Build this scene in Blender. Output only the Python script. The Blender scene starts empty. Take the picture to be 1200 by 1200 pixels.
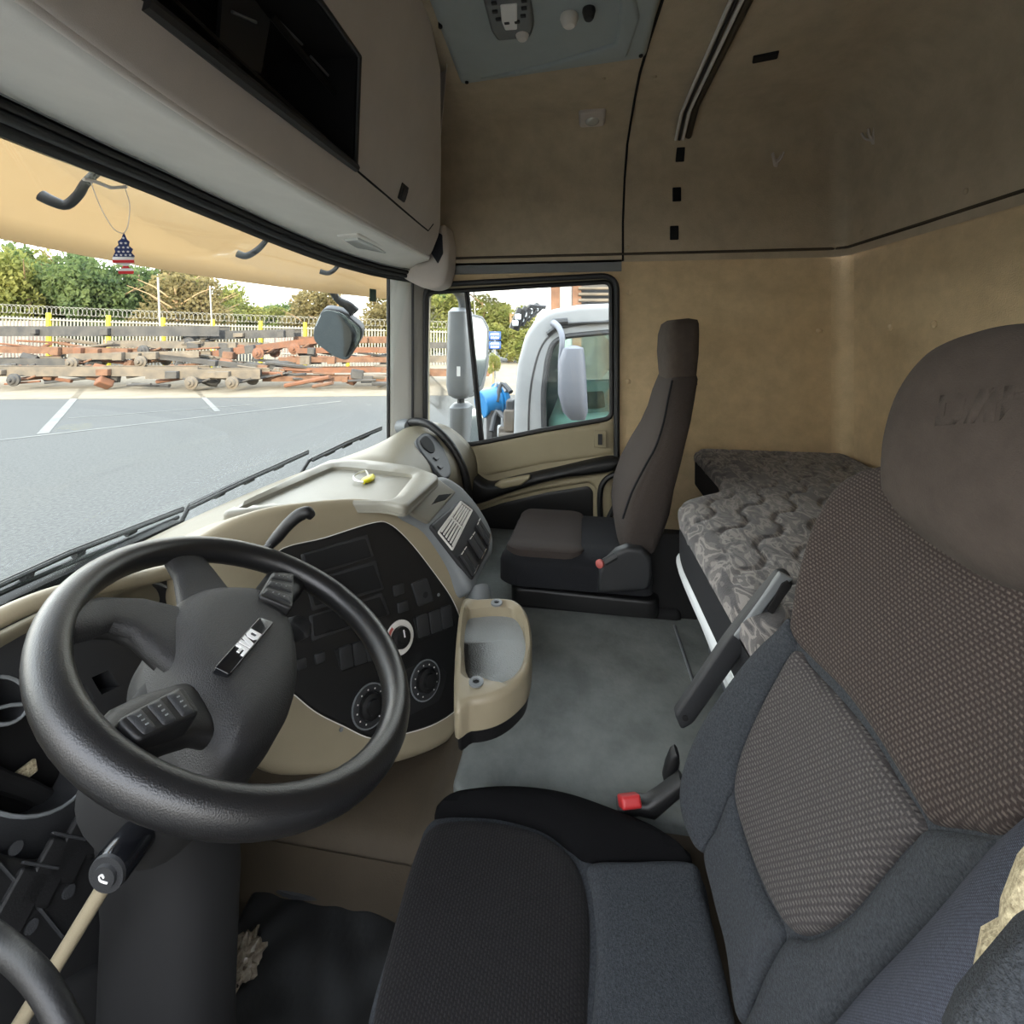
import bpy, bmesh, math, random
import numpy as np
from mathutils import Vector, Matrix, noise
from mathutils.geometry import delaunay_2d_cdt
from mathutils.bvhtree import BVHTree
random.seed(7); np.random.seed(7)
SC = bpy.context.scene; COL = SC.collection
EYE = 2.5            # height of the viewpoint above the yard; everything below is laid out relative to it and lifted at the end
# ------------------------------------------------------------------ camera, world, sun, exposure
PSI = math.atan(85/550); FPX = 550.0; CX, CY = 600.0, 390.0
cd = bpy.data.cameras.new('camera'); cam = bpy.data.objects.new('camera', cd); COL.objects.link(cam)
cd.sensor_width = 36; cd.lens = 36*FPX/1200; cd.shift_y = -(600-CY)/1200; cd.clip_start = .02; cd.clip_end = 600
cam.location = (0, 0, EYE); cam.rotation_euler = (math.pi/2, 0, PSI-math.pi/2)
SC.camera = cam
SC.view_settings.view_transform = 'Standard'; SC.view_settings.look = 'None'
SC.view_settings.exposure = 2.4; SC.view_settings.gamma = 1; SC.view_settings.use_curve_mapping = False
w = bpy.data.worlds.new('world'); SC.world = w; w.use_nodes = True; nt = w.node_tree
bg = nt.nodes['Background']; tc = nt.nodes.new('ShaderNodeTexCoord'); sx = nt.nodes.new('ShaderNodeSeparateXYZ')
cr = nt.nodes.new('ShaderNodeValToRGB'); nt.links.new(tc.outputs['Generated'], sx.inputs[0]); nt.links.new(sx.outputs[2], cr.inputs[0])
cr.color_ramp.elements[0].color = (1.0, .95, .86, 1); cr.color_ramp.elements[0].position = .0
cr.color_ramp.elements[1].color = (.84, .90, 1.0, 1); cr.color_ramp.elements[1].position = .7
nt.links.new(cr.outputs[0], bg.inputs[0]); bg.inputs[1].default_value = 1.55
ld = bpy.data.lights.new('sun', 'SUN'); sun = bpy.data.objects.new('sun', ld); COL.objects.link(sun)
ld.energy = 3.0; ld.angle = math.radians(1.5); ld.color = (1, .86, .66)
sun.rotation_euler = Vector((1, .18, -.27)).to_track_quat('-Z', 'Y').to_euler(); sun.location = (-6, -2, 12)
SC.cycles.max_bounces = 12; SC.cycles.diffuse_bounces = 8; SC.cycles.transparent_max_bounces = 24
SC.cycles.sample_clamp_indirect = 8
# ------------------------------------------------------------------ rays from the surveyed viewpoint to real planes
DV = Vector((math.cos(PSI), math.sin(PSI), 0)); RV = Vector((math.sin(PSI), -math.cos(PSI), 0))
def ray(px, py): return DV + RV*((px-CX)/FPX) + Vector((0, 0, (CY-py)/FPX))
def onX(px, py, X): r = ray(px, py); return r*(X/r.x)
def onY(px, py, Y): r = ray(px, py); return r*(Y/r.y)
def onZ(px, py, Z): r = ray(px, py); return r*(Z/r.z)
def atD(px, py, d): return ray(px, py)*d
class Frame:
    def __init__(s, o, u, v):
        s.o = Vector(o); s.u = Vector(u).normalized(); s.n = s.u.cross(Vector(v)).normalized(); s.v = s.n.cross(s.u)
        s.M = Matrix(((s.u.x, s.v.x, s.n.x, s.o.x), (s.u.y, s.v.y, s.n.y, s.o.y), (s.u.z, s.v.z, s.n.z, s.o.z), (0, 0, 0, 1)))
    def uv(s, px, py, k=0, base=None):
        r = ray(px, py)
        for _ in range(12 if base else 1):
            d = (s.o+s.n*k).dot(s.n)/r.dot(s.n); q = r*d-s.o; a = (q.dot(s.u), q.dot(s.v))
            if base: k = .5*k+.5*float(base(np.array([a[0]]), np.array([a[1]]))[0])
        return a
    def pts(s, L, k=0, base=None): return [s.uv(x, y, k, base) for x, y in L]
    def at(s, u, v, n=0): return s.o+s.u*u+s.v*v+s.n*n
def frame_n(o, n, up=(0, 0, 1)):
    n = Vector(n).normalized(); u = Vector(up).cross(n).normalized(); return Frame(o, u, n.cross(u))
FX = lambda X: Frame((X, 0, 0), (0, -1, 0), (0, 0, 1))       # faces -X, u runs to the rear
FYr = lambda Y: Frame((0, Y, 0), (1, 0, 0), (0, 0, 1))       # faces -Y
FZ = lambda Z: Frame((0, 0, Z), (1, 0, 0), (0, 1, 0))        # faces up
# ------------------------------------------------------------------ materials
def lin(c): return tuple(((x/255)/12.92 if x/255 <= .04045 else ((x/255+.055)/1.055)**2.4) for x in c)
MATS = {}
def mat(name, c, rough=.6, metal=0, bump=0, bscale=200, var=0, vscale=8, c2=None, spec=.5, sheen=0, trans=None, aniso=None):
    m = bpy.data.materials.new(name); m.use_nodes = True; t = m.node_tree; N = t.nodes; Lk = t.links
    b = N['Principled BSDF']; c = lin(c); b.inputs['Base Color'].default_value = (*c, 1)
    b.inputs['Roughness'].default_value = rough; b.inputs['Metallic'].default_value = metal
    b.inputs['Specular IOR Level'].default_value = spec
    if sheen: b.inputs['Sheen Weight'].default_value = sheen; b.inputs['Sheen Roughness'].default_value = .6
    co = N.new('ShaderNodeTexCoord'); src = co.outputs['Object']
    if aniso:
        mp = N.new('ShaderNodeMapping'); mp.inputs['Scale'].default_value = aniso; Lk.new(src, mp.inputs[0]); src = mp.outputs[0]
    if var or c2:
        n = N.new('ShaderNodeTexNoise'); n.inputs['Scale'].default_value = vscale; n.inputs['Detail'].default_value = 6; n.inputs['Roughness'].default_value = .65
        Lk.new(src, n.inputs['Vector']); r = N.new('ShaderNodeValToRGB'); Lk.new(n.outputs[0], r.inputs[0])
        r.color_ramp.elements[0].position = .35; r.color_ramp.elements[1].position = .68
        if c2: a, z = c, lin(c2)
        else: a = tuple(x*(1-var) for x in c); z = tuple(min(1, x*(1+var)) for x in c)
        r.color_ramp.elements[0].color = (*a, 1); r.color_ramp.elements[1].color = (*z, 1); Lk.new(r.outputs[0], b.inputs['Base Color'])
    if bump:
        n = N.new('ShaderNodeTexNoise'); n.inputs['Scale'].default_value = bscale; n.inputs['Detail'].default_value = 3
        Lk.new(src, n.inputs['Vector']); q = N.new('ShaderNodeBump'); q.inputs['Strength'].default_value = bump; q.inputs['Distance'].default_value = .002
        Lk.new(n.outputs[0], q.inputs['Height']); Lk.new(q.outputs[0], b.inputs['Normal'])
    if trans:
        tr = N.new('ShaderNodeBsdfTranslucent'); tr.inputs[0].default_value = (*lin(trans), 1); mx = N.new('ShaderNodeMixShader'); mx.inputs[0].default_value = .62
        Lk.new(b.outputs[0], mx.inputs[1]); Lk.new(tr.outputs[0], mx.inputs[2]); Lk.new(mx.outputs[0], N['Material Output'].inputs[0])
        if (var or c2) and name != 'amber visor acrylic': Lk.new(r.outputs[0], tr.inputs[0])
    MATS[name] = m; return m
def weave(name, c, dot, bw, bh, mort, rough=.9, dotamt=1, bump=.5):
    m = mat(name, c, rough, sheen=.03, spec=.1); t = m.node_tree; N = t.nodes; Lk = t.links; b = N['Principled BSDF']
    co = N.new('ShaderNodeTexCoord'); k = N.new('ShaderNodeTexBrick'); k.offset = .5; k.inputs['Scale'].default_value = 1
    k.inputs['Brick Width'].default_value = bw; k.inputs['Row Height'].default_value = bh; k.inputs['Mortar Size'].default_value = mort; k.inputs['Mortar Smooth'].default_value = .6
    k.inputs['Color1'].default_value = (*lin(dot), 1); k.inputs['Color2'].default_value = (*[x*.8 for x in lin(dot)], 1); k.inputs['Mortar'].default_value = (*lin(c), 1)
    Lk.new(co.outputs['Object'], k.inputs['Vector'])
    n = N.new('ShaderNodeTexNoise'); n.inputs['Scale'].default_value = 600; Lk.new(co.outputs['Object'], n.inputs['Vector'])
    mx = N.new('ShaderNodeMixRGB'); mx.blend_type = 'OVERLAY'; mx.inputs[0].default_value = .6; Lk.new(k.outputs['Color'], mx.inputs[1]); Lk.new(n.outputs[0], mx.inputs[2])
    Lk.new(mx.outputs[0], b.inputs['Base Color']); q = N.new('ShaderNodeBump'); q.inputs['Strength'].default_value = bump; q.inputs['Distance'].default_value = .0015; q.invert = True
    Lk.new(k.outputs['Fac'], q.inputs['Height']); Lk.new(q.outputs[0], b.inputs['Normal']); return m
def glass(name, tint=(1, 1, 1), gloss=.06, rough=.02):
    m = bpy.data.materials.new(name); m.use_nodes = True; t = m.node_tree; N = t.nodes; Lk = t.links; N.remove(N['Principled BSDF'])
    a = N.new('ShaderNodeBsdfTransparent'); a.inputs[0].default_value = (*tint, 1); g = N.new('ShaderNodeBsdfGlossy'); g.inputs['Roughness'].default_value = rough
    f = N.new('ShaderNodeFresnel'); f.inputs[0].default_value = 1.3; mu = N.new('ShaderNodeMath'); mu.operation = 'MULTIPLY'; mu.inputs[1].default_value = gloss/.05
    mu.use_clamp = True
    x = N.new('ShaderNodeMixShader'); Lk.new(f.outputs[0], mu.inputs[0]); Lk.new(mu.outputs[0], x.inputs[0]); Lk.new(a.outputs[0], x.inputs[1]); Lk.new(g.outputs[0], x.inputs[2])
    Lk.new(x.outputs[0], N['Material Output'].inputs[0]); MATS[name] = m; return m
blk = mat('black plastic', (15, 15, 16), .5, bump=.15, bscale=500)
blkg = mat('gloss black', (16, 17, 20), .15)
deep = mat('deep black', (11, 11, 12), .85)
char = mat('charcoal plastic', (38, 39, 41), .55, bump=.2, bscale=700)
grey = mat('grey plastic', (112, 116, 118), .5, bump=.15, bscale=700, var=.06)
lgrey = mat('light grey moulding', (222, 219, 213), .55, bump=.1, bscale=500, var=.05, vscale=5)
shelfm = mat('shelf face', (198, 190, 183), .7, bump=.25, bscale=900, var=.04)
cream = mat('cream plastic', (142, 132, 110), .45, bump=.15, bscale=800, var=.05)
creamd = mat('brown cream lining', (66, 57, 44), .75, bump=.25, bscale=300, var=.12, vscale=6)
doorc = mat('door cream', (146, 136, 110), .55, bump=.1, bscale=600, var=.04)
traym = mat('dash tray', (126, 123, 112), .42, bump=.15, bscale=900, var=.05, vscale=7)
lining = mat('beige quilted lining', (204, 182, 146), .95, bump=.7, bscale=260, var=.10, vscale=14, sheen=.1, spec=.1)
ceilm = mat('beige headlining', (182, 168, 146), .95, bump=.6, bscale=240, var=.09, vscale=12, sheen=.1, spec=.1)
floorm = mat('worn grey green floor', (92, 96, 93), .8, bump=.5, bscale=120, c2=(118, 122, 118), vscale=9)
rubber = mat('black rubber', (24, 25, 26), .55, bump=.3, bscale=80)
leather = mat('black grained leather', (24, 24, 25), .31, bump=.2, bscale=700, spec=.55)
hubm = mat('charcoal soft plastic', (36, 36, 37), .55, bump=.6, bscale=650)
suede = mat('brown grey suede', (70, 63, 58), 1, bump=.4, bscale=500, var=.12, vscale=25, sheen=.03, spec=.05)
plainf = mat('dark blue grey cloth', (54, 57, 61), .95, bump=1.0, bscale=700, var=.4, vscale=380, sheen=.03, spec=.08)
denim = weave('ribbed dark cloth', (50, 53, 62), (82, 86, 98), .0022, .0014, .0006, bump=.7)
dotu = weave('brown dotted cloth', (50, 43, 41), (86, 78, 73), .0060, .0046, .0018)
dotl = weave('grey dotted cloth', (58, 55, 55), (90, 86, 84), .0060, .0046, .0018)
dotc = weave('dark ribbed cushion cloth', (22, 21, 22), (35, 33, 33), .0054, .0044, .0016)
pseat = mat('passenger seat cloth', (62, 56, 53), .95, bump=.8, bscale=700, var=.12, vscale=300, sheen=.03, spec=.08)
pseatd = mat('passenger seat dark cloth', (34, 35, 38), .95, bump=.8, bscale=700, var=.12, vscale=300, sheen=.03, spec=.08)
whitep = mat('white metal', (214, 218, 220), .4)
chrome = mat('bright metal', (200, 200, 200), .25, 1)
redp = mat('red plastic', (168, 40, 42), .5); redl = mat('faded red plastic', (176, 88, 82), .5)
mirror = mat('mirror glass', (150, 158, 160), .06, 1)
lensm = mat('clear lens', (205, 205, 200), .2, .3)
wind = glass('windshield glass', (.94, .97, .965), .010); sideg = glass('side glass', (.95, .98, .97), .04); tealg = glass('teal tinted glass', (.78, .93, .90), .08)
asph = mat('asphalt', (66, 66, 65), .95, bump=.4, bscale=60, c2=(86, 86, 83), vscale=22, spec=.15)
paint = mat('worn road paint', (104, 103, 98), .9, c2=(84, 84, 82), vscale=2)
rust = mat('rusted steel', (72, 50, 37), .9, c2=(98, 70, 52), vscale=2, bump=.5, bscale=20)
rusto = mat('orange rust', (98, 62, 42), .9, c2=(80, 56, 43), vscale=3)
steel = mat('grey chassis steel', (66, 61, 55), .8, c2=(92, 82, 70), vscale=1.5)
steeld = mat('dark chassis steel', (36, 36, 38), .8, c2=(60, 57, 54), vscale=1.5)
yel = mat('yellow post', (150, 138, 28), .6); pale = mat('galvanised fence', (112, 110, 104), .6)
leaf1 = mat('yellow green leaves', (92, 100, 46), .8, c2=(140, 138, 76), vscale=2.5, trans=(128, 128, 62))
leaf2 = mat('deep green leaves', (58, 78, 46), .8, c2=(104, 116, 66), vscale=2.5, trans=(92, 104, 54))
leaf3 = mat('olive brown leaves', (96, 88, 54), .8, c2=(136, 122, 82), vscale=2.5, trans=(112, 102, 64))
bark = mat('bark', (126, 104, 76), .9); wtruck = mat('white lorry paint', (128, 130, 132), .3, var=.02)
bluep = mat('blue plastic', (24, 100, 150), .45); signb = mat('blue sign', (24, 60, 124), .6); signw = mat('white sign print', (235, 238, 242), .6)
visorm = mat('amber visor acrylic', (150, 126, 88), .35, c2=(160, 138, 98), vscale=2.5, trans=(214, 196, 168))
flagb = mat('navy print', (36, 52, 104), .7); flagr = mat('red print', (204, 48, 52), .7); flagw = mat('white card', (232, 232, 232), .7)
speck = mat('cream speckled pile', (202, 190, 158), 1, c2=(120, 108, 84), vscale=260, bump=1, bscale=300)
hatchm = mat('blue grey hatch', (156, 166, 168), .55, bump=.2, bscale=500, var=.05)
def camo():
    m = mat('camouflage quilt', (60, 58, 60), .9, sheen=.2, spec=.15, bump=.5, bscale=300); t = m.node_tree; N = t.nodes; Lk = t.links
    co = N.new('ShaderNodeTexCoord'); mp = N.new('ShaderNodeMapping'); mp.inputs['Scale'].default_value = (1, 2.2, 1); mp.inputs['Rotation'].default_value = (0, 0, .5); Lk.new(co.outputs['Object'], mp.inputs[0])
    n = N.new('ShaderNodeTexNoise'); n.inputs['Scale'].default_value = 13; n.inputs['Detail'].default_value = 2; n.inputs['Distortion'].default_value = 1.8; Lk.new(mp.outputs[0], n.inputs['Vector'])
    r = N.new('ShaderNodeValToRGB'); e = r.color_ramp; e.interpolation = 'CONSTANT'; Lk.new(n.outputs[0], r.inputs[0])
    e.elements[0].position = 0; e.elements[0].color = (*lin((58, 56, 57)), 1); e.elements[1].position = .43; e.elements[1].color = (*lin((88, 84, 83)), 1)
    for p, c in ((.52, (124, 119, 115)), (.61, (80, 77, 76))):
        q = e.elements.new(p); q.color = (*lin(c), 1)
    Lk.new(r.outputs[0], N['Principled BSDF'].inputs['Base Color']); return m
camom = camo()
# ------------------------------------------------------------------ object helpers
W = {}
def reg(o, parent, Mw):
    COL.objects.link(o); W[o.name] = Mw
    if parent is not None: o.parent = parent; o.matrix_local = W[parent.name].inverted() @ Mw
    else: o.matrix_world = Mw
    return o
def tag(o, label=None, cat=None, group=None, kind=None):
    if label: o['label'] = label
    if cat: o['category'] = cat
    if group: o['group'] = group
    if kind: o['kind'] = kind
    return o
def thing(name, label, cat, loc, group=None, kind=None):
    return tag(reg(bpy.data.objects.new(name, None), None, Matrix.Translation(loc)), label, cat, group, kind)
def mk(name, V, Fc, m, parent=None, M=None, smooth=True, ang=38, center=True):
    me = bpy.data.meshes.new(name); V = [Vector(v) for v in V]
    if M is None:
        M = Matrix.Identity(4)
        if center and V:
            lo = Vector([min(v[i] for v in V) for i in range(3)]); hi = Vector([max(v[i] for v in V) for i in range(3)])
            c = (lo+hi)/2; M = Matrix.Translation(c); V = [v-c for v in V]
    me.from_pydata([tuple(v) for v in V], [], [tuple(f) for f in Fc]); me.update()
    bm = bmesh.new(); bm.from_mesh(me); bmesh.ops.remove_doubles(bm, verts=bm.verts, dist=1e-6); bmesh.ops.recalc_face_normals(bm, faces=bm.faces)
    if smooth:
        for f in bm.faces: f.smooth = True
        a = math.radians(ang)
        for e in bm.edges:
            if len(e.link_faces) == 2 and e.calc_face_angle(0) > a: e.smooth = False
    bm.to_mesh(me); bm.free()
    if m: me.materials.append(m)
    return reg(bpy.data.objects.new(name, me), parent, M)
def linres(P, step, closed=True):
    out = []; n = len(P)
    for i in range(n if closed else n-1):
        a, b = np.array(P[i]), np.array(P[(i+1) % n]); k = max(1, int(np.ceil(np.linalg.norm(b-a)/step)))
        out += [tuple(a+(b-a)*j/k) for j in range(k)]
    if not closed: out.append(tuple(P[-1]))
    return out
def catmull(P, k=8, closed=True):
    P = [np.array(p, float) for p in P]; n = len(P); out = []
    for i in range(n if closed else n-1):
        g = lambda j: P[j % n] if closed else P[max(0, min(n-1, j))]
        p0, p1, p2, p3 = g(i-1), g(i), g(i+1), g(i+2)
        for j in range(k):
            t = j/k; out.append(tuple(.5*((2*p1)+(-p0+p2)*t+(2*p0-5*p1+4*p2-p3)*t*t+(-p0+3*p1-3*p2+p3)*t**3)))
    if not closed: out.append(tuple(P[-1]))
    return out
def rnd(P, r, k=5):
    out = []; n = len(P)
    for i in range(n):
        a, b, c = (np.array(P[(i+j) % n], float) for j in (-1, 0, 1)); la, lc = np.linalg.norm(a-b), np.linalg.norm(c-b)
        q = min(r, la*.45, lc*.45); s, e = b+(a-b)/max(la, 1e-9)*q, b+(c-b)/max(lc, 1e-9)*q
        for j in range(k+1):
            t = j/k; out.append(tuple((1-t)**2*s+2*t*(1-t)*b+t*t*e))
    return out
def rect(u0, v0, u1, v1, r=0, k=4):
    P = [(u0, v0), (u1, v0), (u1, v1), (u0, v1)]; return rnd(P, r, k) if r else P
def circ(cu, cv, r, n=28, ry=None): return [(cu+r*math.cos(2*math.pi*i/n), cv+(ry or r)*math.sin(2*math.pi*i/n)) for i in range(n)]
def inside(P, Q):
    x, y = Q[:, 0], Q[:, 1]; c = np.zeros(len(Q), bool); n = len(P)
    for i in range(n):
        x1, y1 = P[i]; x2, y2 = P[(i+1) % n]
        if y1 == y2: continue
        m = (y1 > y) != (y2 > y); c ^= m & (x < (x2-x1)*(y-y1)/(y2-y1)+x1)
    return c
def dist(P, Q):
    A = np.array(P, float); B = np.roll(A, -1, 0); d = np.full(len(Q), 1e9)
    for a, b in zip(A, B):
        ab = b-a; L = ab@ab
        t = np.clip(((Q-a)@ab)/L, 0, 1) if L > 1e-14 else np.zeros(len(Q)); p = a+t[:, None]*ab; d = np.minimum(d, np.hypot(Q[:, 0]-p[:, 0], Q[:, 1]-p[:, 1]))
    return d
def pillow(name, F, outline, h, r, depth, m, parent=None, base=None, step=.012, holes=(), off=0, curve=False, cap=True, hole_round=False, ang=38):
    """solid plate or cushion: outline in the frame's plane, edges rounded over r to height h, sides going down to -depth"""
    O = catmull(outline, 6) if curve else list(outline)
    O = linres(O, step); 
    if sum(a[0]*b[1]-b[0]*a[1] for a, b in zip(O, O[1:]+O[:1])) < 0: O = O[::-1]
    Hs = [linres(x, step) for x in holes]; rings = [O]+Hs
    A = np.array(O); mn, mx = A.min(0), A.max(0); pts = []
    nrm = np.roll(A, -1, 0)-np.roll(A, 1, 0); nrm = np.stack([-nrm[:, 1], nrm[:, 0]], 1); nrm /= np.maximum(np.linalg.norm(nrm, axis=1), 1e-9)[:, None]
    if h > 0:
        for f in (.06, .22, .45, .72, 1.0):
            Q = A+nrm*(r*f); ok = inside(O, Q) & (dist(O, Q) > r*f*.93)
            for H_ in Hs: ok &= ~inside(H_, Q) & (dist(H_, Q) > step*.4)
            pts.append(Q[ok])
    if base is not None or h > 0:
        gx, gy = np.meshgrid(np.arange(mn[0]+step/2, mx[0], step), np.arange(mn[1]+step/2, mx[1], step)); Q = np.stack([gx.ravel(), gy.ravel()], 1)
        dO = dist(O, Q); ok = inside(O, Q) & (dO > (r+step*.4 if h > 0 else step*.5))
        for H_ in Hs: ok &= ~inside(H_, Q) & (dist(H_, Q) > step*.5)
        pts.append(Q[ok])
    I = np.concatenate(pts) if pts else np.zeros((0, 2)); allp = []; edges = []
    for R_ in rings:
        s = len(allp); allp += list(R_); edges += [(s+i, s+(i+1) % len(R_)) for i in range(len(R_))]
    nb = len(allp); allp += [tuple(q) for q in I]
    res = delaunay_2d_cdt([Vector((float(p[0]), float(p[1]))) for p in allp], edges, [], 0, 1e-7); VV = np.array([tuple(v) for v in res[0]]); T = [t for t in res[2]]
    cen = np.array([VV[list(t)].mean(0) for t in T]); ok = inside(O, cen)
    for H_ in Hs: ok &= ~inside(H_, cen)
    T = [t for t, o_ in zip(T, ok) if o_]
    d = dist(O, VV)
    if hole_round:
        for H_ in Hs: d = np.minimum(d, dist(H_, VV))
    z = h*np.sqrt(np.clip(1-(1-np.minimum(d, r)/r)**2, 0, 1)) if h > 0 else np.zeros(len(VV))
    bz = base(VV[:, 0], VV[:, 1]) if base is not None else 0
    z = z+off+bz; V = [(float(p[0]), float(p[1]), float(k)) for p, k in zip(VV, z)]; Fc = [tuple(t) for t in T]
    mp = {}
    for i, o_ in enumerate(res[3]):
        for q in o_:
            if q < nb: mp[q] = i
    s = 0
    for R_ in rings:
        k = len(R_); b0 = len(V)
        for i in range(k):
            p = V[mp[s+i]]; V.append((p[0], p[1], (p[2]-depth) if base is None else p[2]-depth))
        for i in range(k): j = (i+1) % k; Fc.append((mp[s+i], b0+i, b0+j, mp[s+j]))
        if R_ is O and cap and not holes: Fc.append(tuple(b0+i for i in range(k)))
        s += k
    return mk(name, V, Fc, m, parent, F.M.copy() if F else None, ang=ang)
def plate(name, F, outline, th, m, parent=None, off=0, bev=.002, holes=(), curve=False, step=.02, **k):
    return pillow(name, F, outline, bev, bev, th, m, parent, off=off, holes=holes, curve=curve, step=step, **k)
def tubeVF(P, R, n=10, closed=False, squash=1):
    P = [Vector(p) for p in P]; k = len(P); R = R if isinstance(R, (list, tuple)) else [R]*k
    T = [((P[(i+1) % k]-P[i-1]) if closed else (P[min(i+1, k-1)]-P[max(i-1, 0)])).normalized() for i in range(k)]
    a = T[0].orthogonal().normalized(); V = []; Fc = []
    for i in range(k):
        a = (a-T[i]*a.dot(T[i])).normalized(); b = T[i].cross(a)
        V += [P[i]+(a*math.cos(2*math.pi*j/n)+b*math.sin(2*math.pi*j/n)*squash)*R[i] for j in range(n)]
    for i in range(k if closed else k-1):
        for j in range(n): A, B = i*n, ((i+1) % k)*n; Fc.append((A+j, A+(j+1) % n, B+(j+1) % n, B+j))
    if not closed: Fc += [tuple(range(n))[::-1], tuple((k-1)*n+j for j in range(n))]
    return V, Fc
def tube(name, P, R, m, parent=None, n=10, closed=False, smoothp=0, **k):
    if smoothp: P = catmull([tuple(p) for p in P], smoothp, closed); R = R if not isinstance(R, (list, tuple)) else list(np.interp(np.linspace(0, 1, len(P)), np.linspace(0, 1, len(R)), R))
    V, Fc = tubeVF(P, R, n, closed); return mk(name, V, Fc, m, parent, **k)
def boxVF(c, s, Mr=None):
    V = []; c = Vector(c)
    for x in (-.5, .5):
        for y in (-.5, .5):
            for z in (-.5, .5):
                v = Vector((x*s[0], y*s[1], z*s[2])); V.append(c+((Mr @ v) if Mr else v))
    return V, [(0, 1, 3, 2), (4, 6, 7, 5), (0, 4, 5, 1), (2, 3, 7, 6), (0, 2, 6, 4), (1, 5, 7, 3)]
def join(*L):
    V = []; Fc = []
    for v, f in L: b = len(V); V += list(v); Fc += [tuple(i+b for i in q) for q in f]
    return V, Fc
def box(name, c, s, m, parent=None, Mr=None, bev=.004):
    V, Fc = boxVF((0, 0, 0), s); me_m = (Matrix.Translation(c) @ (Mr.to_4x4() if Mr else Matrix.Identity(4)))
    bm = bmesh.new(); vs = [bm.verts.new(v) for v in V]
    for f in Fc: bm.faces.new([vs[i] for i in f])
    bmesh.ops.recalc_face_normals(bm, faces=bm.faces)
    if bev: bmesh.ops.bevel(bm, geom=bm.edges, offset=min(bev, min(s)*.45), segments=2, affect='EDGES', profile=.5)
    me = bpy.data.meshes.new(name); bm.to_mesh(me); bm.free()
    for p in me.polygons: p.use_smooth = len(p.vertices) > 3 and bev > 0 and p.area < min(s)*max(s)*.2
    me.materials.append(m); return reg(bpy.data.objects.new(name, me), parent, me_m)
def fbox(name, F, u, v, n, su, sv, sn, m, parent=None, bev=.002): return box(name, F.at(u, v, n), (su, sv, sn), m, parent, F.M.to_3x3(), bev)
def lathe(name, prof, F, m, parent=None, n=28, cu=0, cv=0):
    V = []; Fc = []
    for r_, h_ in prof: V += [(cu+r_*math.cos(2*math.pi*j/n), cv+r_*math.sin(2*math.pi*j/n), h_) for j in range(n)]
    for i in range(len(prof)-1):
        for j in range(n): a, b = i*n, (i+1)*n; Fc.append((a+j, a+(j+1) % n, b+(j+1) % n, b+j))
    Fc += [tuple(range(n)), tuple((len(prof)-1)*n+j for j in range(n))]
    return mk(name, V, Fc, m, parent, F.M.copy())
def ringpts(c, ax, ay, a, b, e=3.0, n=36):
    c, ax, ay = Vector(c), Vector(ax), Vector(ay); o = []
    for i in range(n):
        t = 2*math.pi*i/n; x, y = math.cos(t), math.sin(t)
        o.append(c+ax*(a*math.copysign(abs(x)**(2/e), x))+ay*(b*math.copysign(abs(y)**(2/e), y)))
    return o
def loft(name, rings, m, parent=None, caps=True, ang=45, **k):
    V = []; Fc = []; n = len(rings[0])
    for R_ in rings: V += list(R_)
    for i in range(len(rings)-1):
        for j in range(n): a, b = i*n, (i+1)*n; Fc.append((a+j, a+(j+1) % n, b+(j+1) % n, b+j))
    if caps: Fc += [tuple(range(n))[::-1], tuple((len(rings)-1)*n+j for j in range(n))]
    return mk(name, V, Fc, m, parent, ang=ang, **k)
def sheet(name, rows, m, parent=None, th=0, ang=60):
    V = []; n = len(rows[0]); Fc = []
    for r_ in rows: V += [Vector(p) for p in r_]
    for i in range(len(rows)-1):
        for j in range(n-1): Fc.append((i*n+j, i*n+j+1, (i+1)*n+j+1, (i+1)*n+j))
    o = mk(name, V, Fc, m, parent, ang=ang)
    if th: s = o.modifiers.new('thickness', 'SOLIDIFY'); s.thickness = th; s.offset = 0
    return o
def sst(x): x = np.clip(x, 0, 1); return x*x*(3-2*x)
# logo letters: three slanted block letters in a unit box 0..3.1 x 0..1
def letters(name, F, u0, v0, s, th, m, parent, off, ru=(1, 0), flip=False):
    a = [[(0, 0), (.72, 0), (.95, .22), (.95, .78), (.72, 1), (0, 1)], [(1.0, 0), (1.35, 0), (1.78, 1), (1.36, 1)], [(1.62, 0), (1.95, 0), (1.95, 1), (1.86, 1), (1.62, .45)], [(2.1, 0), (2.4, 0), (2.4, .36), (2.88, .36), (2.88, .6), (2.4, .6), (2.4, .76), (3.0, .76), (3.0, 1), (2.1, 1)]]
    hole = [(.28, .28), (.6, .28), (.66, .36), (.66, .64), (.6, .72), (.28, .72)]
    tr = lambda L: [(u0+(x*ru[0]-y*ru[1])*s, v0+(x*ru[1]+y*ru[0])*s) for x, y in L]
    V = []; Fc = []
    for i, q in enumerate(a): plate('letter', F, tr(q), th, m, parent, off=off, bev=.0004, step=.02, holes=[tr(hole)] if i == 0 else ())
# ================================================================== SETTING
g = mk('ground', [(-60, -90, -2.5), (220, -90, -2.5), (220, 160, -2.5), (-60, 160, -2.5)], [(0, 1, 2, 3)], asph, center=False); tag(g, kind='structure')
def strip(a, b, wd, nm='painted_line'):
    a, b = onZ(*a, -2.49), onZ(*b, -2.49); d = (b-a).normalized(); s = Vector((-d.y, d.x, 0))*wd/2; z = Vector((0, 0, .006))
    V = [a-s, b-s, b+s, a+s]; V += [v-z for v in V]
    return mk(nm, V, [(0, 1, 2, 3), (4, 5, 6, 7), (0, 1, 5, 4), (1, 2, 6, 5), (2, 3, 7, 6), (3, 0, 4, 7)], paint, g, smooth=False)
strip((-30, 519), (400, 470), .11); strip((50, 508), (100, 452), .22); strip((255, 482), (225, 452), .16); strip((80, 490), (300, 474), .06)
box('wall_outside', (-20.6, 5, 2.2), (1.2, 150, 9.5), lgrey, bev=0); tag(bpy.data.objects['wall_outside'], kind='structure')
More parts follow.
